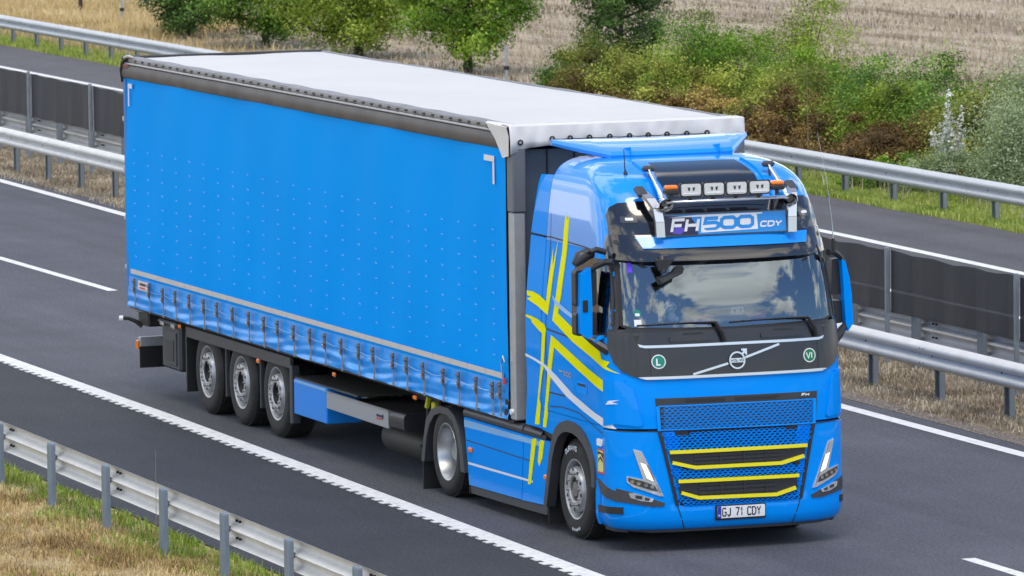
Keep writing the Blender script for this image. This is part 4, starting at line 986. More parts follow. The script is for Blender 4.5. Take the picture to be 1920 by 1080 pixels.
# ---- wheels (axis along y, outer side towards s)
def wheel(name, parent, loc, R, s, kind, tw=.30):
    w = bpy.data.objects.new(name, None); COL.objects.link(w); w.parent = parent; w.location = loc
    # outer face at y = 0 going inwards
    r0 = .292; S = lambda prof: [(r, -s*y) for r, y in prof]
    MB().lathe(S([(r0-.005,.035),(r0+.01,.0),(R-.10,-.012),(R-.045,-.004),(R-.018,.02),(R,.05),(R,tw-.05),(R-.02,tw-.02),(R-.09,tw+.01),(r0,tw)]), (0,0,0), 64).build('tyre', RUBBER, w, smooth=40)
    tr = MB()
    for k in range(44):                         # shoulder blocks and grooves of the tread
        a = 2*PI*k/44
        for y0 in (.045, .12, .20):
            c = Vector((math.cos(a)*(R+.002), -s*(y0+.02), math.sin(a)*(R+.002))); tr.box(c, (.055,.060,.012), 0, Matrix.Rotation(-(a-PI/2), 3, 'Y'))
    tr.build('tread', RUBBER, w, kind='stuff')
    if kind == 'dish':
        MB().lathe(S([(.312,.012),(.305,-.004),(.292,.0),(.284,.02),(.276,.06),(.262,.10),(.255,.16),(.25,.20),(.20,.215),(.14,.215),(.12,.19),(.10,.10),(.085,.085),(0,.085)]), (0,0,0), 48).build('rim', POLISH, w, smooth=30)
        b = MB()
        for k in range(10):
            a = 2*PI*k/10; b.lathe(S([(0,.175),(.016,.177),(.02,.215)]), (.168*math.cos(a),0,.168*math.sin(a)), 6)
        b.build('wheel_nut', HUB, w, kind='stuff')
    else:
        MB().lathe(S([(.312,.012),(.305,-.004),(.292,.0),(.284,.02),(.276,.055),(.262,.085),(.25,.125),(.242,.12),(.232,.03),(.215,-.012),(.195,-.018),(.135,-.018),(.125,-.008)]), (0,0,0), 48).build('rim', ALU, w, smooth=30)
        MB().lathe(S([(.127,-.006),(.118,.0),(.112,.05),(.105,.06),(.10,.04),(.0,.05)] if kind == 'trailer' else [(.127,-.006),(.118,.0),(.11,.04),(.09,.05),(.075,-.005),(0,-.01)]), (0,0,0), 32).build('hub', DARK if kind == 'trailer' else HUB, w, smooth=30)
        b = MB()
        for k in range(10):
            a = 2*PI*k/10+.1; b.lathe(S([(0,-.040),(.012,-.038),(.017,-.016)]), (.164*math.cos(a),0,.164*math.sin(a)), 6)
        b.build('wheel_nut', HUB, w, kind='stuff')
        MB().lathe(S([(.262,.084),(.25,.121),(.242,.116),(.233,.035)]), (0,0,0), 48).build('rim_gap_shade', DARK, w, smooth=30)  # dark ring: shade of the rim gap put into the colour
        h = MB()
        for k in range(10):
            a = 2*PI*k/10+.1+PI/10; rr = .2; h.lathe(S([(0,-.0215),(.019,-.0215)]), (rr*math.cos(a),0,rr*math.sin(a)), 10)
        h.build('vent_hole', INK, w, kind='stuff')
    return w
RF, RD, RT = .497, .475, .497
wf = wheel('front_wheel', T, (0,-1.19,RF), RF, -1, 'front'); wheel('front_wheel', T, (0,1.19,RF), RF, 1, 'front')
wheel('drive_wheel', T, (-3.75,-1.235,RD), RD, -1, 'dish', .58); wheel('drive_wheel', T, (-3.75,1.235,RD), RD, 1, 'dish', .58)
def on_tyre(r0, a0):
    def f(u, v):
        a = a0-u/r0; r = r0+v; return (r*math.cos(a), -.0185, r*math.sin(a))
    return f
lettering('DURAVIS', -.19, -.025, .055, .040, .012, .011, on_tyre(.415, math.radians(97))).build('lettering', WHITEV, wf)
lettering('DURAVIS', -.13, -.012, .030, .026, .010, .008, on_tyre(.405, math.radians(-85))).build('lettering', WHITEV, wf)
for x in (0, -3.75): MB().tube([(x,-1.0,.5),(x,1.0,.5)], .10, 10).build('axle', DARK, T)
# ornaments on the dashboard: things of their own
def toy(label, parts, cat='ornament', nm='dashboard_ornament'):
    t = thing(nm, label, cat, (0,0,0), 'small figures and ornaments on the dashboard')
    for n_, mb, m in parts: mb.build(n_, m, t, smooth=50)
    return t
def ball(c, r, mb=None, sq=(1,1,1), n=14):
    mb = mb or MB(); prof = [(max(r*math.sin(PI*i/8), .0005), -r*math.cos(PI*i/8)) for i in range(9)]
    k = MB().lathe(prof, (0,0,0), n); return mb.add([(c[0]+v[0]*sq[0], c[1]+v[1]*sq[1], c[2]+v[2]*sq[2]) for v in k.v], k.f)
WPL = mat('white_plush', (.85,.88,.88), .8)
toy('small round white soft toy sitting on the dashboard at the left behind the windscreen', [('head', ball((1.16,-.605,2.405), .062, sq=(1,1.1,.95)), WPL), ('body', ball((1.15,-.585,2.31), .045, ball((1.16,-.54,2.285), .028), (1,1.0,1.2)), WPL), ('eye', ball((1.218,-.625,2.41), .010, ball((1.218,-.58,2.41), .010)), INK)], 'soft toy', 'soft_toy')
toy('small white box-shaped figure with two dark marks in the middle of the dashboard', [('body', MB().box((1.17,.095,2.34), (.08,.15,.085), .02), WPL), ('eye', MB().box((1.213,.06,2.345), (.006,.018,.035)).box((1.213,.125,2.345), (.006,.018,.035)), INK)])
for y, nm in ((-.30, 'left'), (.30, 'right')):
    toy('orange and purple wing-shaped ornament standing on the dashboard below the '+('left wiper arm' if y < 0 else 'right wiper blade'),
        [('wing', MB().prism([(y-.14,2.33),(y-.02,2.30),(y+.05,2.33),(y+.14,2.36 if y > 0 else 2.30),(y+.06,2.25),(y-.08,2.25)], lambda u, v: (1.23, u, v), lambda u, v: (1.215, u, v)), ORNG),
         ('base', MB().prism([(y-.09,2.275),(y+.08,2.265),(y+.06,2.215),(y-.06,2.215)], lambda u, v: (1.240, u, v), lambda u, v: (1.225, u, v)), PURP)])
# ================================================================ SEMI-TRAILER
S = thing('curtain_trailer', 'long curtain-sided semi-trailer with plain blue tarpaulin sides and white roof behind the truck', 'trailer')
X0, X1, YT = -1.64, -15.26, 1.275
RX = [-14.83,-14.27,-13.69,-13.13,-12.58,-12.03,-11.47,-10.90,-10.34,-9.78,-9.23,-8.65,-8.08,-7.52,-6.94,-6.39,-5.82,-5.27,-4.72,-4.17,-3.65,-3.13,-2.62,-2.08]
# curtains: a fine grid, taut above, pulled into folds by the straps below
def curtain(s, fine):
    xs = np.linspace(X1+.03, X0-.06, 340 if fine else 30); zs = np.concatenate([np.linspace(1.03,1.40,26 if fine else 3), np.linspace(1.47,3.815,26 if fine else 4)])
    vs = []; rx = np.array(RX)
    for z in zs:
        for x in xs:
            d = np.min(np.abs(rx-x)); ph = ((x+15.4)%.5687)/.5687; k = max(0, 1-(z-1.04)/.36)
            o = .010*math.sin(x*1.7+z*1.3)*min(1, (z-1.0)) + .006*math.sin(x*4.1-z*2)
            if k > 0:
                o += k**.8*.012+k**.8*.006*math.sin(PI*ph)
                o += k**1.3*.0115*math.sin((z-1.04)*36+2.0*math.sin(x*.85)+.9*math.sin(x*2.9+1)+x*1.1)*(.7+.3*math.sin(x*1.9+2))
                o += k**1.5*.006*math.sin((z-1.04)*60-x*4.3+2*math.sin(x*1.7))
                o -= .006*math.exp(-(d/.07)**2)*k
            o -= .0 if z < 3.7 else .015*(z-3.7)
            vs.append((x, s*(YT+o*.9), z))
    n = len(xs); fs = [(j*n+i, j*n+i+1, (j+1)*n+i+1, (j+1)*n+i) for j in range(len(zs)-1) for i in range(n-1)]
    if fine:                                    # lower strip of the same curtain, split off and glossed for highlights
        lo = [q for q in fs if vs[q[2]][2] < 1.405]; hi = [q for q in fs if vs[q[2]][2] >= 1.405]
        MB().add(vs, lo).build('curtain_gloss_strip', CURTG, S, smooth=70)
        return MB().add(vs, hi).build('side_curtain', CURT, S, smooth=70)
    return MB().add(vs, fs).build('side_curtain', CURT, S, smooth=70)
curtain(-1, True); curtain(1, False)
YC = -(YT+.020)
# stripe of reflective tape, in short lengths
for k in range(24):
    x = -15.04+k*(13.26/24); w = 13.26/24-.012
    MB().box((x+w/2, YC-.002, 1.468), (w,.004,.058)).build('reflective_tape', REFL, S)
# corner marks
def tape(x0, x1, z0, z1): MB().box(((x0+x1)/2, YC-.002, (z0+z1)/2), (x1-x0,.004,z1-z0)).build('corner_mark', mat('white_tape', (.72,.72,.76), .4), S)
tape(-15.02,-14.86,3.69,3.745); tape(-15.02,-14.985,3.47,3.685)
tape(-2.30,-1.99,3.66,3.72); tape(-2.04,-1.99,3.43,3.655)
# weld marks: raised marks per strap column, highlights put into their pale colour
mb = MB()
for i, x in enumerate(RX):
    for r in range(9):
        z = 2.955-.162*r+random.uniform(-.008,.008)
        mb.box((x+.02, YC-.003, z), (.050,.004,.011), 0, Matrix.Rotation(random.uniform(-.1,.25), 3, 'Y'))
mb.build('weld_mark', mat('weld_glint', (.16,.42,.86), .35), S, kind='stuff')
# strap and ratchet buckles
proto = None
for x in RX:
    if proto is None:
        st = MB().box((0,-.004,1.145), (.034,.006,.235)).box((.0,-.006,1.05), (.05,.012,.035), .004)
        proto = st.build('curtain_strap', STRAP, S)
        b = MB().box((0,-.014,1.325), (.066,.020,.13), .008).box((.0,-.018,1.245), (.05,.018,.08), .006, Matrix.Rotation(.2, 3, 'X')).box((.0,-.024,1.35), (.085,.018,.028), .006)
        b.build('buckle', BUCK, proto)
        MB().box((-.022,-.022,1.235), (.045,.012,.06), .004, Matrix.Rotation(.45, 3, 'X')).build('buckle_lever', GALV, proto)
        o = proto
    else: o = dup(proto, S)
    o.location = (x, -(YT+.034), random.uniform(-.012,.010)); o.rotation_euler = (0, random.uniform(-.05,.05), 0)
# thin cord between the buckles
pts = []
for a, b in zip(RX[:-1], RX[1:]):
    for k in range(6):
        u = k/6; pts.append((a+(b-a)*u, YC-.022, 1.300-.022*math.sin(PI*u)))
MB().tube(pts, .0035, 4).build('curtain_cord', PALEV, S)
# small maker plate near the rear end
pl = MB().box((-14.50,YC-.014,1.325), (.42,.006,.115)).build('maker_plate', mat('cream_plate', (.72,.66,.62), .4), S)
MB().box((-14.50,YC-.019,1.345), (.24,.004,.03)).build('plate_print', NAVY, pl); MB().box((-14.52,YC-.019,1.30), (.22,.004,.018)).build('plate_print', REDP, pl)
# roof and edges
vs = []; xs = np.linspace(X1+.10, X0+.02, 28); ys = np.linspace(-1.15, 1.22, 9)
for x in xs:
    for y in ys:
        vs.append((x, y, 4.045+.012*math.sin((x+15)*5.2)*math.cos(y*1.2)*.5+.006*math.sin(y*5+x)))
n = len(ys); MB().add(vs, [(i*n+j, i*n+j+1, (i+1)*n+j+1, (i+1)*n+j) for i in range(len(xs)-1) for j in range(n-1)]).build('roof_tarpaulin', ROOFW, S, smooth=60)
MB().box(((X0+X1)/2,0,3.93), (13.4,2.40,.17)).build('roof_frame', DARK, S)
def rail(y0, prof, name, m, n=60, wob=.0, xa=X1, xb=X0-.02):
    vs = []; k = len(prof)
    for i in range(n+1):
        x = xa+(xb-xa)*i/n
        for y, z in prof: vs.append((x, y0*y, z+wob*math.sin(x*5.2+y*9)))
    fs = [(i*k+j, i*k+j+1, (i+1)*k+j+1, (i+1)*k+j) for i in range(n) for j in range(k-1)]
    fs += [tuple(range(k)), tuple(range(n*k, n*k+k))[::-1]]
    return MB().add(vs, fs).build(name, m, S, smooth=50)
for s in (-1, 1):
    rail(s, [(1.27,3.80),(1.292,3.81),(1.302,3.85),(1.300,3.90),(1.288,3.945),(1.262,3.962),(1.20,3.962)], 'cant_rail', CANT, 30)
    rail(s, [(1.268,3.965),(1.276,3.975),(1.272,3.988),(1.25,3.994),(1.18,3.996)], 'rail_bead', mat('light_grey_bead', (.36,.36,.37), .45), 30)
    rail(s, [(1.258,3.998),(1.262,4.02),(1.25,4.048),(1.20,4.058),(1.13,4.056),(1.12,4.03)] if s < 0 else [(1.275,3.998),(1.275,4.04),(1.26,4.055),(1.215,4.056),(1.20,4.03)], 'roof_edge', EDGEG, 90, .004)
for k in range(46):                               # roller clips along the roof edge
    x = X1+.45+k*.285
    c = MB().box((0,0,0), (.075,.022,.022), .006)
    if k == 0: cp = c.build('roof_clip', DARK, S); o = cp
    else: o = cp.copy(); COL.objects.link(o); o.parent = S
    o.location = (x, -1.262, 4.022)
# rear header and corner cap
MB().box((X1+.05,0,4.035), (.16,2.60,.06), .015).build('rear_header', BLACKR, S); MB().box((X1-.01,0,3.93), (.05,2.56,.18), .01).build('rear_header', DARK, S)
MB().tube([(X1+.02,-1.29,3.99),(X1-.02,-1.29,3.9),(X1-.05,-1.285,3.75)], [.03,.035,.012], 6).build('corner_strap', BLACKR, S)
MB().box((X1+.13,-1.285,3.945), (.2,.03,.06), .01).build('corner_tag', mat('dull_red', (.16,.05,.05), .6), S)
MB().tube([(X1+.35,-1.25,4.06),(X1+.2,-1.27,4.07),(X1+.08,-1.29,4.05)], [.012,.02,.02], 6).build('corner_buckle', SATIN, S)
for s in (-1, 1):
    MB().box((X1+.02,s*1.25,2.43), (.10,.06,2.74), .01).build('rear_post', mat('blue_rear_post', (.01,.16,.5), .45), S)
    MB().box((X1-.04,s*1.22,2.43), (.03,.05,2.70), .008).build('door_edge', GALV, S)
for z in (1.5, 2.1, 2.7, 3.3): MB().box((X1-.05,-1.25,z), (.05,.07,.06), .01).build('door_hinge', SATIN, S)
for s in (-1, 1): MB().box((X1-.02, s*.62, 2.43), (.04,1.2,2.72), .01).build('rear_door', mat('grey_door', (.3,.32,.34), .5), S)
# front wall, corner posts
MB().box((X0-.03,0,2.45), (.05,2.28,2.7)).build('headboard', HEADB, S)
for y in (-.85, -.55, .0, .55): MB().box((X0+.0,y,2.45), (.02,.012,2.7)).build('headboard_seam', INK, S)
for s in (-1, 1):
    MB().box((X0+.055,s*1.205,2.10), (.15,.135,2.13), .012).build('corner_post', GALV, S)
    MB().box((X0+.055,s*1.205,3.50), (.17,.15,.66), .012).build('corner_post_cover', HEADG, S)
    MB().box((X0-.03,s*1.24,2.45), (.04,.05,2.8)).build('curtain_pole', BLACKR, S)
    MB().tube([(X0+.05,s*1.27,1.12),(X0+.05,s*1.30,1.12)], .03, 10).build('position_lamp', WHITEP, S)
MB().box((X0-.12,-1.30,1.42), (.05,.02,.06)).build('red_tag', REDP, S)
MB().tube([(X0-.16,YC-.01,1.45),(X0-.16,YC-.02,1.60),(X0-.11,YC-.02,1.68),(X0-.05,YC-.02,1.62)], .010, 6).build('curtain_hook', SATIN, S)
o = dup(proto, S); o.location = (X0-.20, -(YT+.034), .02)
MB().box((X0-.12,-1.26,1.13), (.10,.05,.22), .01, Matrix.Rotation(.25, 3, 'Y')).build('post_foot', BLACKR, S)
# white front flap with eyelets and cord
vs = []; ys = np.linspace(-1.30, 1.285, 110); prof = [(X0-.12,4.062),(X0+.08,4.060),(X0+.118,4.050),(X0+.130,3.99),(X0+.138,3.90),(X0+.140,3.80)]
for y in ys:
    for i, (x, z) in enumerate(prof):
        k = i/5; drop = np.interp(y, [-1.30,-1.13,-.93,-.8,1.0,1.285], [-.035,.02,.045,.05,.06,.07])
        vs.append((x+k*.012*math.sin(y*15+2*math.sin(y*5)-k*5)+.009*k*math.sin(y*37+k*6)*math.sin(y*4), y, z+(drop if i == 5 else 0)))
n = len(prof); fs = [(i*n+j, i*n+j+1, (i+1)*n+j+1, (i+1)*n+j) for i in range(len(ys)-1) for j in range(n-1)]
fl = MB().add(vs, fs).build('front_flap', FLAPW, S, smooth=40); so = fl.modifiers.new('t', 'SOLIDIFY'); so.thickness = .006
MB().add([(X0-.55,-1.315,4.055),(X0+.08,-1.315,4.04),(X0+.13,-1.31,3.95),(X0+.12,-1.31,3.75),(X0-.06,-1.31,3.72),(X0-.28,-1.31,3.90),(X0-.60,-1.27,4.066),(X0+.05,-1.2,4.07)], [(0,1,2,3,4,5),(0,6,7,1)]).build('flap_side', FLAPW, S)
EY = [-1.19,-.844,-.65,-.437,-.215,.002,.207,.413,.631,.855]
pe = None
for y in EY:
    if pe is None:
        q = MB().lathe([(.014,-.004),(.020,-.010),(.030,-.006),(.032,.0)], (0,0,0), 12); q.v = [(-a[1], a[0], a[2]) for a in q.v]
        pe = q.build('eyelet', BLACKR, S); o = pe
        MB().box((.008,0,0), (.006,.022,.022), .004).build('eyelet_knob', SATIN, pe)
    else: o = dup(pe, S)
    o.location = (X0+.152, y, 3.912-(.026 if y < -1 else 0))
pts = []
for a, b in zip(EY[1:-1], EY[2:]):
    for k in range(5): pts.append((X0+.168, a+(b-a)*k/5, 3.914-.008*math.sin(PI*k/5)))
MB().tube(pts, .006, 4).build('flap_cord', INK, S)
# floor, side rails and chassis
MB().box(((X0+X1)/2,0,1.08), (13.6,2.50,.10), .01).build('floor', DARK, S)
for s in (-1, 1):
    MB().box(((X0+X1)/2,s*1.225,1.03), (13.62,.045,.07), .006).build('floor_rail', DARK, S)
    MB().box((-8.6,s*.5,.88), (12.8,.12,.34), .01).build('chassis_beam', DARK, S)
    # fairing over the axles and its uprights
    MB().box((-11.08,s*1.20,.905), (3.98,.05,.13), .008).build('axle_fairing', GREYP, S)
    MB().box((-9.06,s*1.18,.55), (.09,.10,.66), .01).build('fairing_post', GREYP, S)
    MB().box((-13.06,s*1.19,.62), (.05,.07,.70), .01).build('fairing_post', GREYP, S)
    MB().box((-13.03,s*1.0,.52), (.02,.46,.66)).build('mud_flap', BLACKR, S)
    for x in (-10.31, -11.62): MB().box((x+.03,s*1.17,.58), (.035,.06,.62), .008).build('wheel_divider', GREYP, S); MB().box((x,s*.95,.62), (.02,.40,.55)).build('mud_guard', BLACKR, S)
for i in range(9): MB().box((-2.5-1.5*i,0,1.0), (.1,2.3,.07)).build('cross_member', DARK, S)
for x in (-9.70, -11.01, -12.32):
    for s in (-1, 1): wheel('trailer_wheel', S, (x, s*1.19, RT), RT, s, 'trailer', .36)
    MB().tube([(x,-1.0,.5),(x,1.0,.5)], .08, 10).build('axle', DARK, S)
    MB().box((x+.2,0,.62), (.3,1.5,.2), .05).build('suspension', DARK, S)
# plastic tool box
tb = MB().box((-13.79,-.93,.66), (.72,.52,.56), .03).build('tool_box', GREYP, S)
MB().box((-13.79,-1.195,.64), (.50,.02,.40), .006).build('box_panel', GREYP, tb); MB().box((-13.79,-1.207,.62), (.34,.014,.26), .006).build('box_panel', BLACKP, tb)
MB().box((-13.79,-.95,.945), (.76,.58,.05), .02).build('box_lid', GREYP, tb)
for x in (-14.0,-13.56): MB().box((x,-1.225,.925), (.13,.04,.06), .012).build('box_latch', SATIN, tb)
# rear underrun bar, lamp carrier and stalk lamp
ub = MB().box((-15.02,0,.60), (.10,2.44,.125), .012).build('underrun_bar', GALV, S)
MB().box((-15.02,-1.235,.57), (.085,.03,.10), .006).build('bar_end_lamp', AMBER, ub)
MB().box((-14.97,-.75,.42), (.02,.95,.26)).build('mud_flap', BLACKR, S)
MB().box((-14.80,-.95,.92), (.42,.55,.20), .02).build('lamp_carrier', DARK, S); MB().box((-15.02,-1.0,.90), (.03,.40,.16), .008).build('rear_lamp', REDM, S)
sk = MB().tube([(-14.92,-1.20,.80),(-14.95,-1.27,.86),(-14.97,-1.36,.90),(-14.98,-1.44,.905)], [.03,.026,.022,.022], 8).build('stalk_lamp', BLACKR, S)
MB().tube([(-14.97,-1.43,.905),(-14.98,-1.475,.905)], [.035,.03], 10).build('stalk_lens', WHITEP, sk)
for x in (-15.05, -14.9): MB().box((x,-1.2,.995), (.22,.10,.03), .008, Matrix.Rotation(.15, 3, 'Z')).build('rear_catch', HUB, S)
# pallet box, silver guard, tank, landing leg
pb = MB().box((-8.37,-1.02,.545), (1.16,.42,.40), .012).build('pallet_box', mat('blue_box_paint', (.004,.24,.80), .42), S)
MB().box((-7.9,-.45,.755), (2.2,1.5,.02)).build('box_top', BROWNT, S)
MB().box((-8.36,-1.232,.725), (1.1,.006,.03)).build('box_edge', PALEV, pb)
sg1 = MB().prism([(-7.73,.535),(-5.62,.525),(-5.62,.71),(-7.73,.72)], lambda u, v: (u, -1.245, v), lambda u, v: (u, -1.215, v)).build('side_guard', SILV, S)
MB().box((-6.68,-1.247,.722), (2.1,.012,.014)).build('guard_lip', SATIN, sg1)
MB().box((-5.92,-1.249,.635), (.17,.004,.026)).build('guard_print', NAVY, sg1); MB().box((-5.93,-1.249,.602), (.15,.004,.018)).build('guard_print', REDP, sg1); MB().box((-5.80,-1.249,.632), (.03,.004,.05), 0, Matrix.Rotation(.4, 3, 'Y')).build('guard_print', NAVY, sg1)
MB().prism(rrect(-1.245,-.95,.53,.72,.05), lambda u, v: (-5.615, u, v), lambda u, v: (-5.16, u+.02, v+.005)).build('guard_end', BLACKP, sg1, smooth=40)
MB().box((-6.4,-.75,.60), (1.7,.75,.16), .03).build('guard_tray', DARK, S)
MB().tube([(-6.9,-.72,.30),(-6.85,-.72,.30),(-5.6,-.72,.30),(-5.55,-.72,.30)], [.17,.19,.19,.17], 18).build('air_tank', BROWNT, S, smooth=40)
for s in (-1, 1):
    lg = MB().box((-4.95,s*.85,.82), (.13,.13,.5), .01).build('landing_leg', DARK, S); MB().box((-4.95,s*.85,.60), (.09,.09,.3), .008).build('leg_tube', HUB, lg)
    MB().box((-4.95,s*.85,.46), (.24,.2,.03), .006).build('leg_foot', DARK, lg)
MB().tube([(-4.85,-1.05,.95),(-4.80,-1.08,.70),(-4.78,-1.08,.45),(-4.95,-1.05,.33),(-5.25,-1.0,.36)], .02, 6).build('air_hose', BLACKR, S)
MB().tube([(-4.6,-1.0,.95),(-4.55,-1.02,.60),(-4.7,-1.0,.42)], .018, 6).build('air_hose', BLACKR, S)
MB().box((-4.72,-1.10,.90), (.05,.05,.16), .01, Matrix.Rotation(.5, 3, 'Y')).box((-4.50,-1.10,.83), (.10,.06,.18), .015).build('hose_bracket', LIME, S)
for x, z in ((-13.20,.955), (-10.17,.83), (-7.42,.94), (-4.70,.955)): MB().box((x,-1.255,z), (.09,.03,.05), .012).build('side_marker_lamp', AMBER, S)
# ================================================================ VEGETATION
def leaf_mat(name, stops, trans=.25, rough=.5):
    m = bpy.data.materials.new(name); m.use_nodes = True; n = m.node_tree; b = n.nodes['Principled BSDF']; MATS[name] = m
    at = n.nodes.new('ShaderNodeAttribute'); at.attribute_name = 'tint'
    c = ramp(n, at.outputs['Fac'], stops); n.links.new(c, b.inputs['Base Color']); b.inputs['Roughness'].default_value = rough; b.inputs['Specular IOR Level'].default_value = .3
    tr = n.nodes.new('ShaderNodeBsdfTranslucent'); n.links.new(c, tr.inputs[0]); mx = n.nodes.new('ShaderNodeMixShader'); mx.inputs[0].default_value = trans
    n.links.new(b.outputs[0], mx.inputs[1]); n.links.new(tr.outputs[0], mx.inputs[2]); n.links.new(mx.outputs[0], n.nodes['Material Output'].inputs[0]); return m
LF_DARK = leaf_mat('dark_leaf', [(0,(0.018,0.043,0.011)),(.5,(0.062,0.130,0.026)),(1,(0.262,0.465,0.104))])  # leaf ramps: bright ends stand in for highlights, dark ends for shaded gaps
LF_MID = leaf_mat('green_leaf', [(0,(0.029,0.070,0.009)),(.5,(0.101,0.218,0.023)),(1,(0.412,0.604,0.104))])
LF_YEL = leaf_mat('yellow_green_leaf', [(0,(0.057,0.092,0.008)),(.5,(0.208,0.305,0.023)),(1,(0.511,0.604,0.104))])
LF_BRI = leaf_mat('bright_leaf', [(0,(0.043,0.103,0.007)),(.5,(0.162,0.332,0.022)),(1,(0.511,0.604,0.093))])
LF_BRN = leaf_mat('brown_leaf', [(0,(0.048,0.029,0.010)),(.45,(0.172,0.102,0.033)),(.75,(0.258,0.165,0.048)),(1,(0.570,0.439,0.115))])
LF_OLI = leaf_mat('olive_leaf', [(0,(0.056,0.060,0.011)),(.5,(0.187,0.204,0.032)),(1,(0.539,0.609,0.104))])
LF_SIL = leaf_mat('silver_leaf', [(0,(.10,.16,.05)),(.5,(.27,.36,.16)),(1,(.55,.62,.42))])
LF_WHI = leaf_mat('pale_flower', [(0,(.55,.56,.50)),(1,(.86,.87,.82))])
GR_GRN = leaf_mat('green_grass', [(0,(.09,.15,.015)),(.5,(.24,.35,.045)),(1,(.46,.52,.13))])
GR_DRY = leaf_mat('dry_grass', [(0,(.24,.155,.06)),(.5,(.60,.44,.19)),(1,(.74,.62,.36))])
GR_PAL = leaf_mat('pale_dead_grass', [(0,(.20,.155,.105)),(.5,(.47,.39,.275)),(1,(.70,.62,.47))])
BARK = mat('bark', (.085,.07,.055), .9, noise=(18,.8,(.03,.026,.02)), bump=(30,.4))
STEMM = mat('dry_stem', (.25,.20,.12), .9)
def tri_mesh(name, V, F, tint, m, parent=None, kind=None):
    me = bpy.data.meshes.new(name); nv = len(V); k = F.shape[1]; nf = len(F)
    me.vertices.add(nv); me.vertices.foreach_set('co', V.astype(np.float32).ravel())
    me.loops.add(nf*k); me.loops.foreach_set('vertex_index', F.astype(np.int32).ravel())
    me.polygons.add(nf); me.polygons.foreach_set('loop_start', np.arange(0, nf*k, k, dtype=np.int32)); me.polygons.foreach_set('loop_total', np.full(nf, k, dtype=np.int32))
    me.update(calc_edges=True)
    a = me.attributes.new('tint', 'FLOAT', 'POINT'); a.data.foreach_set('value', tint.astype(np.float32))
    me.materials.append(m); o = bpy.data.objects.new(name, me); COL.objects.link(o)
    if parent: o.parent = parent
    if kind: o['kind'] = kind
    return o
def leaves(P, size, tint, name, m, parent=None, kind=None, aspect=.55, droop=0.0, up=None):
    """a folded pointed leaf (two triangles pairs) at each point"""
    n = len(P); ctr = np.array([0, 0, .25*P[:,2].max()]); o_ = P-ctr; o_ /= np.linalg.norm(o_, axis=1)[:,None]+1e-6
    nn = RNG.normal(size=(n,3))*.5+np.array([0,0,.55])+o_*.35; nn /= np.linalg.norm(nn, axis=1)[:,None]
    q = RNG.normal(size=(n,3)); d = np.cross(nn, q); d /= np.linalg.norm(d, axis=1)[:,None]; s = np.cross(nn, d)
    L = (size*RNG.uniform(.6,1.3,n))[:,None]
    a = P-d*L*.5; b = P+d*L*.5; c = P+s*L*aspect*.5+nn*L*.12; e = P-s*L*aspect*.5+nn*L*.12
    V = np.stack([a,c,b,e], 1).reshape(-1,3); k = np.arange(n)*4
    F = np.concatenate([np.stack([k,k+1,k+2],1), np.stack([k,k+2,k+3],1)])
    return tri_mesh(name, V, F, np.repeat(tint, 4), m, parent, kind)
def limb(mb, p, d, L, r, depth, tips, gen=0):
    p = Vector(p); pts = [p]; rs = [r]; n = 5; dd = Vector(d).normalized()
    for i in range(n):
        dd = (dd+Vector((random.gauss(0,.13), random.gauss(0,.13), random.gauss(.05,.08)))).normalized(); pts.append(pts[-1]+dd*L/n); rs.append(r*(1-.6*(i+1)/n))
    mb.tube(pts, rs, 6 if gen < 2 else 4, caps=False)
    tips += pts[3:] if depth == 0 else pts[4:]
    if depth > 0:
        for k in range(random.randint(3, 4) if gen else 6):
            t = random.uniform(.25,1.0); i = min(int(t*n), n-1); q = pts[i].lerp(pts[i+1], t*n-i)
            a = random.uniform(0, 2*PI); side = Vector((math.cos(a), math.sin(a), random.uniform(.0,.9)))
            limb(mb, q, dd*.45+side, L*random.uniform(.5,.72), rs[i]*.6, depth-1, tips, gen+1)
def tree(label, x, y, H, R, trunk_h, m, seed, nl=9000, leaf=.085, dense=1.0, tone=.5, group=None, low=None):
    nl = int(nl*2.2); leaf *= .8; random.seed(seed); t = thing('roadside_tree', label, 'tree', (x, y, 0), 'young trees in a row beyond the far verge')
    mb = MB(); tips = []
    tr = [Vector((0,0,-.05)), Vector((.02,.0,trunk_h)), Vector((.05,.03,H*.45)), Vector((.0,.05,H*.75)), Vector((.05,.0,H*.95))]
    mb.tube(tr, [R*.075,R*.055,R*.045,R*.028,R*.01], 8, caps=False)
    k = 15
    for i in range(k):
        h = trunk_h+(H-trunk_h)*(i+.3)/k*.86; a = i*2.4+random.uniform(-.4,.4); el = -.05+.9*i/k
        rr = R*math.sin(PI*min(.95, .22+.68*(i+.5)/k))
        base = tr[1].lerp(tr[4], (h-trunk_h)/(H*.95-trunk_h))
        limb(mb, base, (math.cos(a), math.sin(a), el), rr*1.0, R*.03, 1, tips, 1)
    mb.build('trunk', BARK, t, smooth=60)
    cz_ = trunk_h+(H-trunk_h)*.52
    for q in range(230):
        a = random.uniform(0, 2*PI); e = random.gauss(0, .55); rr = R*random.uniform(.35, .95)
        tips.append(Vector((rr*math.cos(a)*math.cos(e), rr*math.sin(a)*math.cos(e), cz_+(H-trunk_h)*.66*math.sin(e)*random.uniform(.6,1))))
    T_ = np.array([tuple(p) for p in tips]); n = len(T_)
    idx = RNG.integers(0, n, nl); tone_c = RNG.uniform(0,1,n)
    P = T_[idx]+RNG.normal(size=(nl,3))*np.array([.15,.15,.11])*R*.66*dense
    kk = P[:,2] > .1; P = P[kk]; idx = idx[kk]; tt = np.clip(.55*tone_c[idx]+.36*RNG.uniform(0,1,len(P))-.45+tone, 0, 1)
    leaves(P, leaf, tt, 'crown', m, t); return t
tree('dark green young tree, leftmost of the row, standing above the rear end of the trailer', -88.3, 22.2, 3.4, 1.38, .2, LF_DARK, 3, 17000, .10, tone=.5)
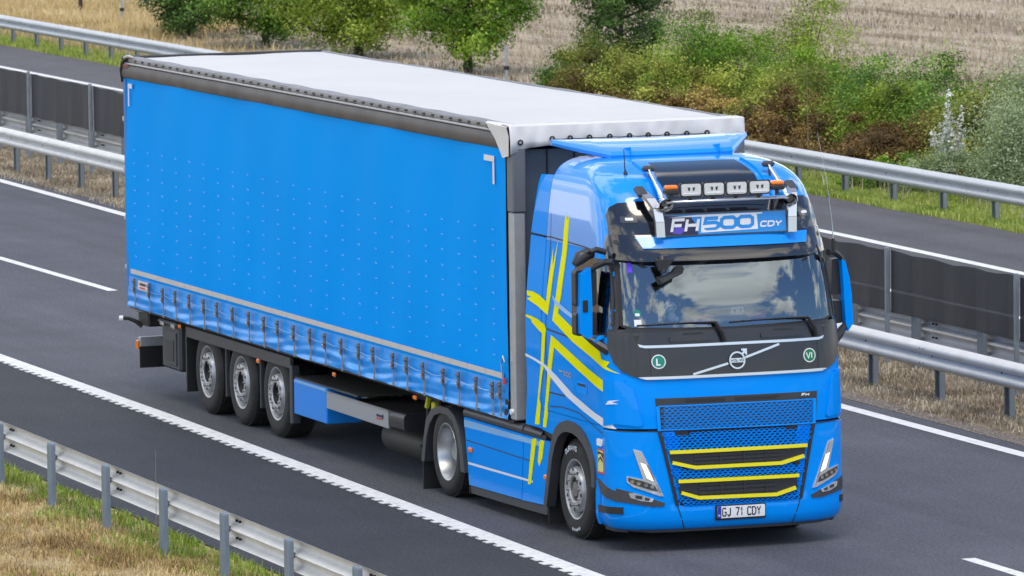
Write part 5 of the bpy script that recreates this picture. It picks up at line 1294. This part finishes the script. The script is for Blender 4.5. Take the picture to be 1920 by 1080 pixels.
tree('mid green young tree with open crown, second of the row from the left end', -83.8, 22.6, 3.5, 1.6, .15, LF_MID, 5, 18000, .10, tone=.46)
tree('yellowish green spreading tree between the mid green tree and the bright green one', -78.6, 23.1, 3.3, 1.85, .15, LF_YEL, 8, 20000, .10, tone=.58)
tree('bright green tree with bare visible trunk near the small grey pole', -71.9, 23.3, 3.5, 1.62, .4, LF_BRI, 12, 19000, .10, tone=.52)
tree('slender dark grey-green tree at the left end of the bushes', -66.2, 24.6, 3.6, 1.05, .1, LF_DARK, 15, 15000, .085, tone=.5)

def bush(label, x, y, H, R, m, seed, nl=5000, leaf=.075, tone=.5, name='bush', group=None, second=None, ry=None, spiky=.5):
    nl = int(nl*2.8); leaf *= .78; random.seed(seed); t = thing(name, label, 'bush', (x, y, 0), 'bushes of the thicket beyond the far verge'); rg = np.random.default_rng(seed)
    nc = 70; cl = []
    mb = MB()
    for i in range(nc):
        a = random.uniform(0, 2*PI); el = math.asin(random.uniform(.02, 1)); rr = random.uniform(.55, 1.0)
        h = H*(math.sin(el)*rr*(1+spiky*random.gauss(0,.25)))
        p = (R*math.cos(a)*math.cos(el)*rr, (ry or R)*math.sin(a)*math.cos(el)*rr, max(.1, h)); cl.append(p)
        if i % 2 == 0:
            s_ = (p[0]*.25, p[1]*.25, 0); mb.tube([s_, (p[0]*.6, p[1]*.6, p[2]*.6), p, (p[0]*1.08+random.gauss(0,.05), p[1]*1.08, p[2]*1.08)], [.018,.012,.007,.003], 4, caps=False)
    mb.build('stem', BARK, t)
    Cc = np.array(cl); idx = rg.integers(0, nc, nl); ton = rg.uniform(0,1,nc)
    sp = rg.uniform(.08, .19, nc)*H*.75
    P = Cc[idx]+rg.normal(size=(nl,3))*sp[idx][:,None]*np.array([1.1,1.1,.75])
    k = P[:,2] > .02; P = P[k]; idx = idx[k]
    tt = np.clip(.62*ton[idx]+.34*rg.uniform(0,1,len(P))-.48+tone, 0, 1)
    if second:
        hz = P[:,2]/H+rg.normal(size=len(P))*.2+ (ton[idx]-.5)*.9
        lo = hz < second[1]
        leaves(P[~lo], leaf, tt[~lo], 'foliage', m, t); leaves(P[lo], leaf*.85, tt[lo], 'dry_foliage', second[0], t)
    else: leaves(P, leaf, tt, 'foliage', m, t)
    return t
BR = (LF_OLI, .26)
bush('low dark green bush at the foot of the slender dark tree', -62.6, 22.6, 1.05, 1.3, LF_MID, 21, 6500, tone=.35)
bush('olive bush touched with orange beside the white roof corner of the trailer', -60.0, 22.0, 1.35, 1.5, LF_OLI, 22, 7500, tone=.5, second=(LF_BRN,.35))
bush('rounded green bush rising behind the front edge of the trailer roof', -58.3, 23.4, 1.75, 1.5, LF_YEL, 23, 8500, tone=.5, second=(LF_OLI,.35))
bush('large leafy green bush left of the tallest one', -55.6, 22.6, 1.85, 1.55, LF_BRI, 24, 9500, tone=.42, second=BR)
bush('tallest yellow-green bush with loose twigs against the stubble field', -53.6, 23.4, 2.05, 1.5, LF_YEL, 25, 9500, tone=.55, second=BR, spiky=1.0)
bush('brownish bush right behind the guardrail above the cab roof', -50.6, 20.7, 1.0, 1.5, LF_BRN, 26, 6000, tone=.65)
bush('bright green bush sloping down to the right of the tallest one', -50.2, 22.6, 1.65, 1.6, LF_BRI, 27, 9500, tone=.45, second=BR)
bush('reddish brown dried bush behind the guardrail, middle of the thicket', -46.6, 20.4, 1.0, 1.6, LF_BRN, 28, 7000, tone=.45)
bush('wide dark green bush at the dip of the thicket skyline', -46.6, 22.6, 1.55, 1.7, LF_MID, 29, 9500, tone=.5, second=BR)
bush('green bush with yellow shoots above the dried brown one', -43.4, 22.4, 1.75, 1.6, LF_MID, 30, 9500, tone=.6, second=BR)
bush('dark brown dried bush behind the guardrail left of the white-flowered plant', -42.6, 20.4, 1.0, 1.5, LF_BRN, 31, 7000, tone=.40)
bush('olive green bush behind the white-flowered plant', -40.4, 21.6, 1.6, 1.5, LF_OLI, 32, 9000, tone=.55, second=BR)
bush('bright yellow-green bush on the skyline near the right edge', -40.6, 23.4, 1.85, 1.6, LF_YEL, 33, 9000, tone=.6, second=BR)
bush('dark leafy bush at the right edge behind the silvery willow', -37.2, 22.8, 1.85, 1.6, LF_MID, 34, 9000, tone=.42)
bush('green bush just outside the right edge of the view', -34.0, 22.6, 1.8, 1.6, LF_MID, 35, 6000, tone=.45)
bush('silvery green willow bush leaning in at the right edge behind the guardrail', -35.2, 20.0, 2.35, 1.3, LF_SIL, 36, 17000, .06, tone=.58, name='willow_bush', ry=.9)
bush('low silvery shoot bush under the guardrail left of the willow', -37.4, 19.3, .75, .8, LF_SIL, 37, 4000, .05, tone=.5, name='willow_bush')
bush('green weeds under the guardrail below the white-flowered plant', -38.8, 19.0, .55, .9, LF_BRI, 38, 4000, .06, tone=.5, name='weed_clump')
bush('mixed green and yellow bush low behind the guardrail to the right of the cab roof', -48.6, 21.2, 1.35, 1.3, LF_OLI, 41, 7500, tone=.6)
bush('low yellowish bush among dried brown ones left of the tall dry stalk', -44.6, 21.2, 1.25, 1.2, LF_YEL, 42, 6500, tone=.4)
bush('small reddish orange tinged bush beside the roof flap of the trailer', -53.6, 21.0, 1.2, 1.4, LF_OLI, 43, 7000, tone=.7, second=(LF_BRN,.4))
# white flowered tall plant
wp = thing('flowering_weed', 'tall weed with whitish flower heads in front of the dark bushes', 'plant', (-37.75, 19.5, 0)); mb = MB(); P = []
for i in range(26):
    a = random.uniform(0, 2*PI); r = random.uniform(.05,.33); h = random.uniform(.8,1.95)*(1-.4*r/.33)
    tip = Vector((r*math.cos(a), r*math.sin(a), h)); mb.tube([(0,0,0), tip*.5+Vector((0,0,.1)), tip], [.008,.006,.003], 4)
    for k in range(60): P.append(tip*(random.uniform(.55,1.03))+Vector((random.gauss(0,.035), random.gauss(0,.035), random.gauss(0,.03))))
mb.build('stem', STEMM, wp); P = np.array([tuple(p) for p in P]); leaves(P, .055, RNG.uniform(0,1,len(P)), 'flower_head', LF_WHI, wp, aspect=.8)
# bare twigs and red leaves
tw = thing('tall_dry_stalk', 'thin dry stalk standing in front of the brown bushes', 'plant', (-42.6, 19.0, 0)); MB().tube([(0,0,0),(-.03,.02,.8),(-.08,.03,1.9)], [.008,.006,.002], 4).build('stem', STEMM, tw)

# ---- grass
def grass(name, pts, hgt, m, width=.008, lean=.5, tint=None, z0=-.02):
    n = len(pts); a = RNG.uniform(0, 2*PI, n); h = hgt*RNG.uniform(.45,1.3,n) if np.isscalar(hgt) else hgt
    w = width*RNG.uniform(.7,1.4,n); l = lean*RNG.uniform(.1,1.2,n)*h; b = RNG.uniform(0, 2*PI, n)
    base = np.column_stack([pts[:,0], pts[:,1], np.full(n, z0)]); s = np.column_stack([np.cos(a)*w, np.sin(a)*w, np.zeros(n)])
    d = np.column_stack([np.cos(b)*l, np.sin(b)*l, np.zeros(n)])
    mid = base+d*.3+np.column_stack([np.zeros(n),np.zeros(n),h*.6]); top = base+d+np.column_stack([np.zeros(n),np.zeros(n),h*np.clip(1-.35*l/np.maximum(h,.01),.3,1)])
    V = np.stack([base-s, base+s, mid-s*.7, mid+s*.7, top], 1).reshape(-1,3); k = np.arange(n)*5
    F = np.concatenate([np.stack([k,k+1,k+3],1), np.stack([k,k+3,k+2],1), np.stack([k+2,k+3,k+4],1)])
    t = RNG.uniform(0,1,n) if tint is None else tint
    return tri_mesh(name, V, F, np.repeat(np.clip(t,0,1), 5), m, None, 'stuff')
def vnoise(x, y, s, seed=0):
    r = np.random.default_rng(seed); g = r.uniform(0,1,(64,64)); u = x/s; v = y/s; i = np.floor(u).astype(int); j = np.floor(v).astype(int); fu = u-i; fv = v-j
    fu = fu*fu*(3-2*fu); fv = fv*fv*(3-2*fv); G = lambda a, b: g[a%64, b%64]
    return G(i,j)*(1-fu)*(1-fv)+G(i+1,j)*fu*(1-fv)+G(i,j+1)*(1-fu)*fv+G(i+1,j+1)*fu*fv
def scatter(n, x0, x1, y0, y1, keep=None):
    p = np.column_stack([RNG.uniform(x0,x1,n), RNG.uniform(y0,y1,n)])
    if keep is not None: p = p[RNG.uniform(0,1,len(p)) < keep(p[:,0], p[:,1])]
    return p
# bank: a green fringe along the asphalt, straw behind
edge = lambda x: -4.80+.05*np.sin(x*2.1)+.06*np.sin(x*5.3+1)
def k_green(x, y):
    d = edge(x)-y; f = .42+.30*vnoise(x, y*0+3, .9, 4)
    return np.where((d > -.02)&(d < f+.5), np.clip(1.15-d/f*.75, 0, 1)*np.clip(.1+1.4*vnoise(x, y, .45, 1), 0, 1), .05*(vnoise(x,y,.5,9) > .62))
pg = scatter(62000, -12, 9, -7.6, -4.78, k_green); grass('green_grass', pg, .115, GR_GRN, .0075, .7, tint=.25+.6*vnoise(pg[:,0],pg[:,1],.35,8)+RNG.uniform(-.25,.25,len(pg)))
def k_dry(x, y):
    d = edge(x)-y; return np.where(d > .12, np.clip(.25+1.1*vnoise(x, y, .55, 2)-.25*(vnoise(x,y,1.1,5) > .6), 0, 1), 0)
pd_ = scatter(120000, -12, 9, -9.6, -4.9, k_dry); near_post = np.exp(-((pd_[:,1]+5.55)/.35)**2)
grass('dry_grass', pd_, (.045+.085*vnoise(pd_[:,0],pd_[:,1],.5,3)**1.5+.07*near_post*vnoise(pd_[:,0],pd_[:,1],.8,6))*RNG.uniform(.5,1.4,len(pd_)), GR_DRY, .0055, 1.1, tint=-.1+1.1*vnoise(pd_[:,0],pd_[:,1],.5,7)+RNG.uniform(-.3,.4,len(pd_)))
# median
k_med = lambda x, y: np.clip((y-6.25-.12*np.sin(x*1.7))/.55, 0, 1)*np.clip(.2+1.1*vnoise(x,y,.5,12), 0, 1)
pm_ = np.concatenate([scatter(52000, -21, -2, 6.2, 9.2, k_med), scatter(34000, -58, -38, 6.4, 9.2, k_med)])
grass('median_grass', pm_, .085, GR_PAL, .008, .9, tint=.12+.7*vnoise(pm_[:,0],pm_[:,1],.6,13)+RNG.uniform(-.3,.3,len(pm_)))
# verge of the far carriageway
k_v = lambda x, y: np.clip((y-17.33-.08*np.sin(x*1.3))/.10, 0, 1)*np.clip(.25+1.1*vnoise(x,y,.6,15), 0, 1)
pv = np.concatenate([scatter(110000, -46, -24, 17.3, 19.3, k_v), scatter(55000, -24, -4, 17.3, 19.6, k_v), scatter(30000, -112, -72, 17.3, 18.6, k_v)])
grass('verge_grass', pv, .115, GR_GRN, .009, .7, tint=.55+.5*vnoise(pv[:,0],pv[:,1],.7,16)+RNG.uniform(-.3,.35,len(pv)))
pw = np.concatenate([scatter(380, -46, -26, 17.9, 19.2), scatter(500, -112, -76, 17.9, 19.2)]); grass('tall_seed_grass', pw, .42, GR_PAL, .008, .35)
pt = scatter(60000, -116, -66, 18.4, 25.5, lambda x, y: np.clip(.2+.9*vnoise(x,y,1.5,18), 0, 1)*np.where(x < -86-(y-20)*1.2, 1, .22*np.clip(1.6-(y-18.4)*.35, 0, 1))); grass('tall_dry_grass', pt, .27, GR_DRY, .013, .5, tint=.45+.4*vnoise(pt[:,0],pt[:,1],1.2,19)+RNG.uniform(-.25,.3,len(pt)))
# undergrowth between the bushes, brown and dry
pu = scatter(22000, -60, -30, 19.4, 23.2); hh = RNG.uniform(.03,.45,len(pu)); PP = np.column_stack([pu[:,0], pu[:,1], hh])
leaves(PP, .075, RNG.uniform(0,1,len(PP)), 'undergrowth', LF_BRN, None, 'stuff')
ps_ = scatter(60000, -115, -60, 21, 60); ps2 = scatter(30000, -66, -30, 25, 48); ps_ = np.concatenate([ps_, ps2])
grass('stubble', ps_, .13, GR_PAL, .016, .6, tint=-.05+1.0*vnoise((ps_[:,0]*.9135+ps_[:,1]*.4067)/9, (ps_[:,1]*.9135-ps_[:,0]*.4067)/.8, 1.0, 20)+RNG.uniform(-.2,.3,len(ps_)))
# thin stalk by the near guardrail
stk = thing('grass_stalk', 'single tall thin grass stalk rising above the near guardrail', 'plant', (-.55,-5.42,0)); MB().tube([(0,0,0),(.01,0,.5),(-.01,.01,1.05)], [.004,.003,.002], 4).build('stem', STEMM, stk)
# ---- fence poles behind the far verge
for x, y, h, lb in ((-96.6,23,.95,'thin grey fence pole in the dry meadow left of the dark green tree'), (-69.2,23.2,.72,'short grey fence pole right of the tree with the bare trunk')):
    f = thing('fence_pole', lb, 'pole', (x, y, 0), 'grey fence poles beyond the far verge'); MB().tube([(0,0,-.1),(0,0,h)], .035, 8).build('pole', GALV, f); MB().box((0,0,.25), (.10,.10,.08), .01).build('clamp', DARK, f)
tp = thing('tree_stake', 'dark wooden stake pair leaning together at the upper left edge', 'stake', (-100.4,23,-.02))
MB().tube([(0,0,-.6),(.12,0,1.3)], .035, 6).build('stake', BARK, tp); MB().tube([(-.35,.2,-.3),(.1,0,1.2)], .03, 6).build('stake', BARK, tp)
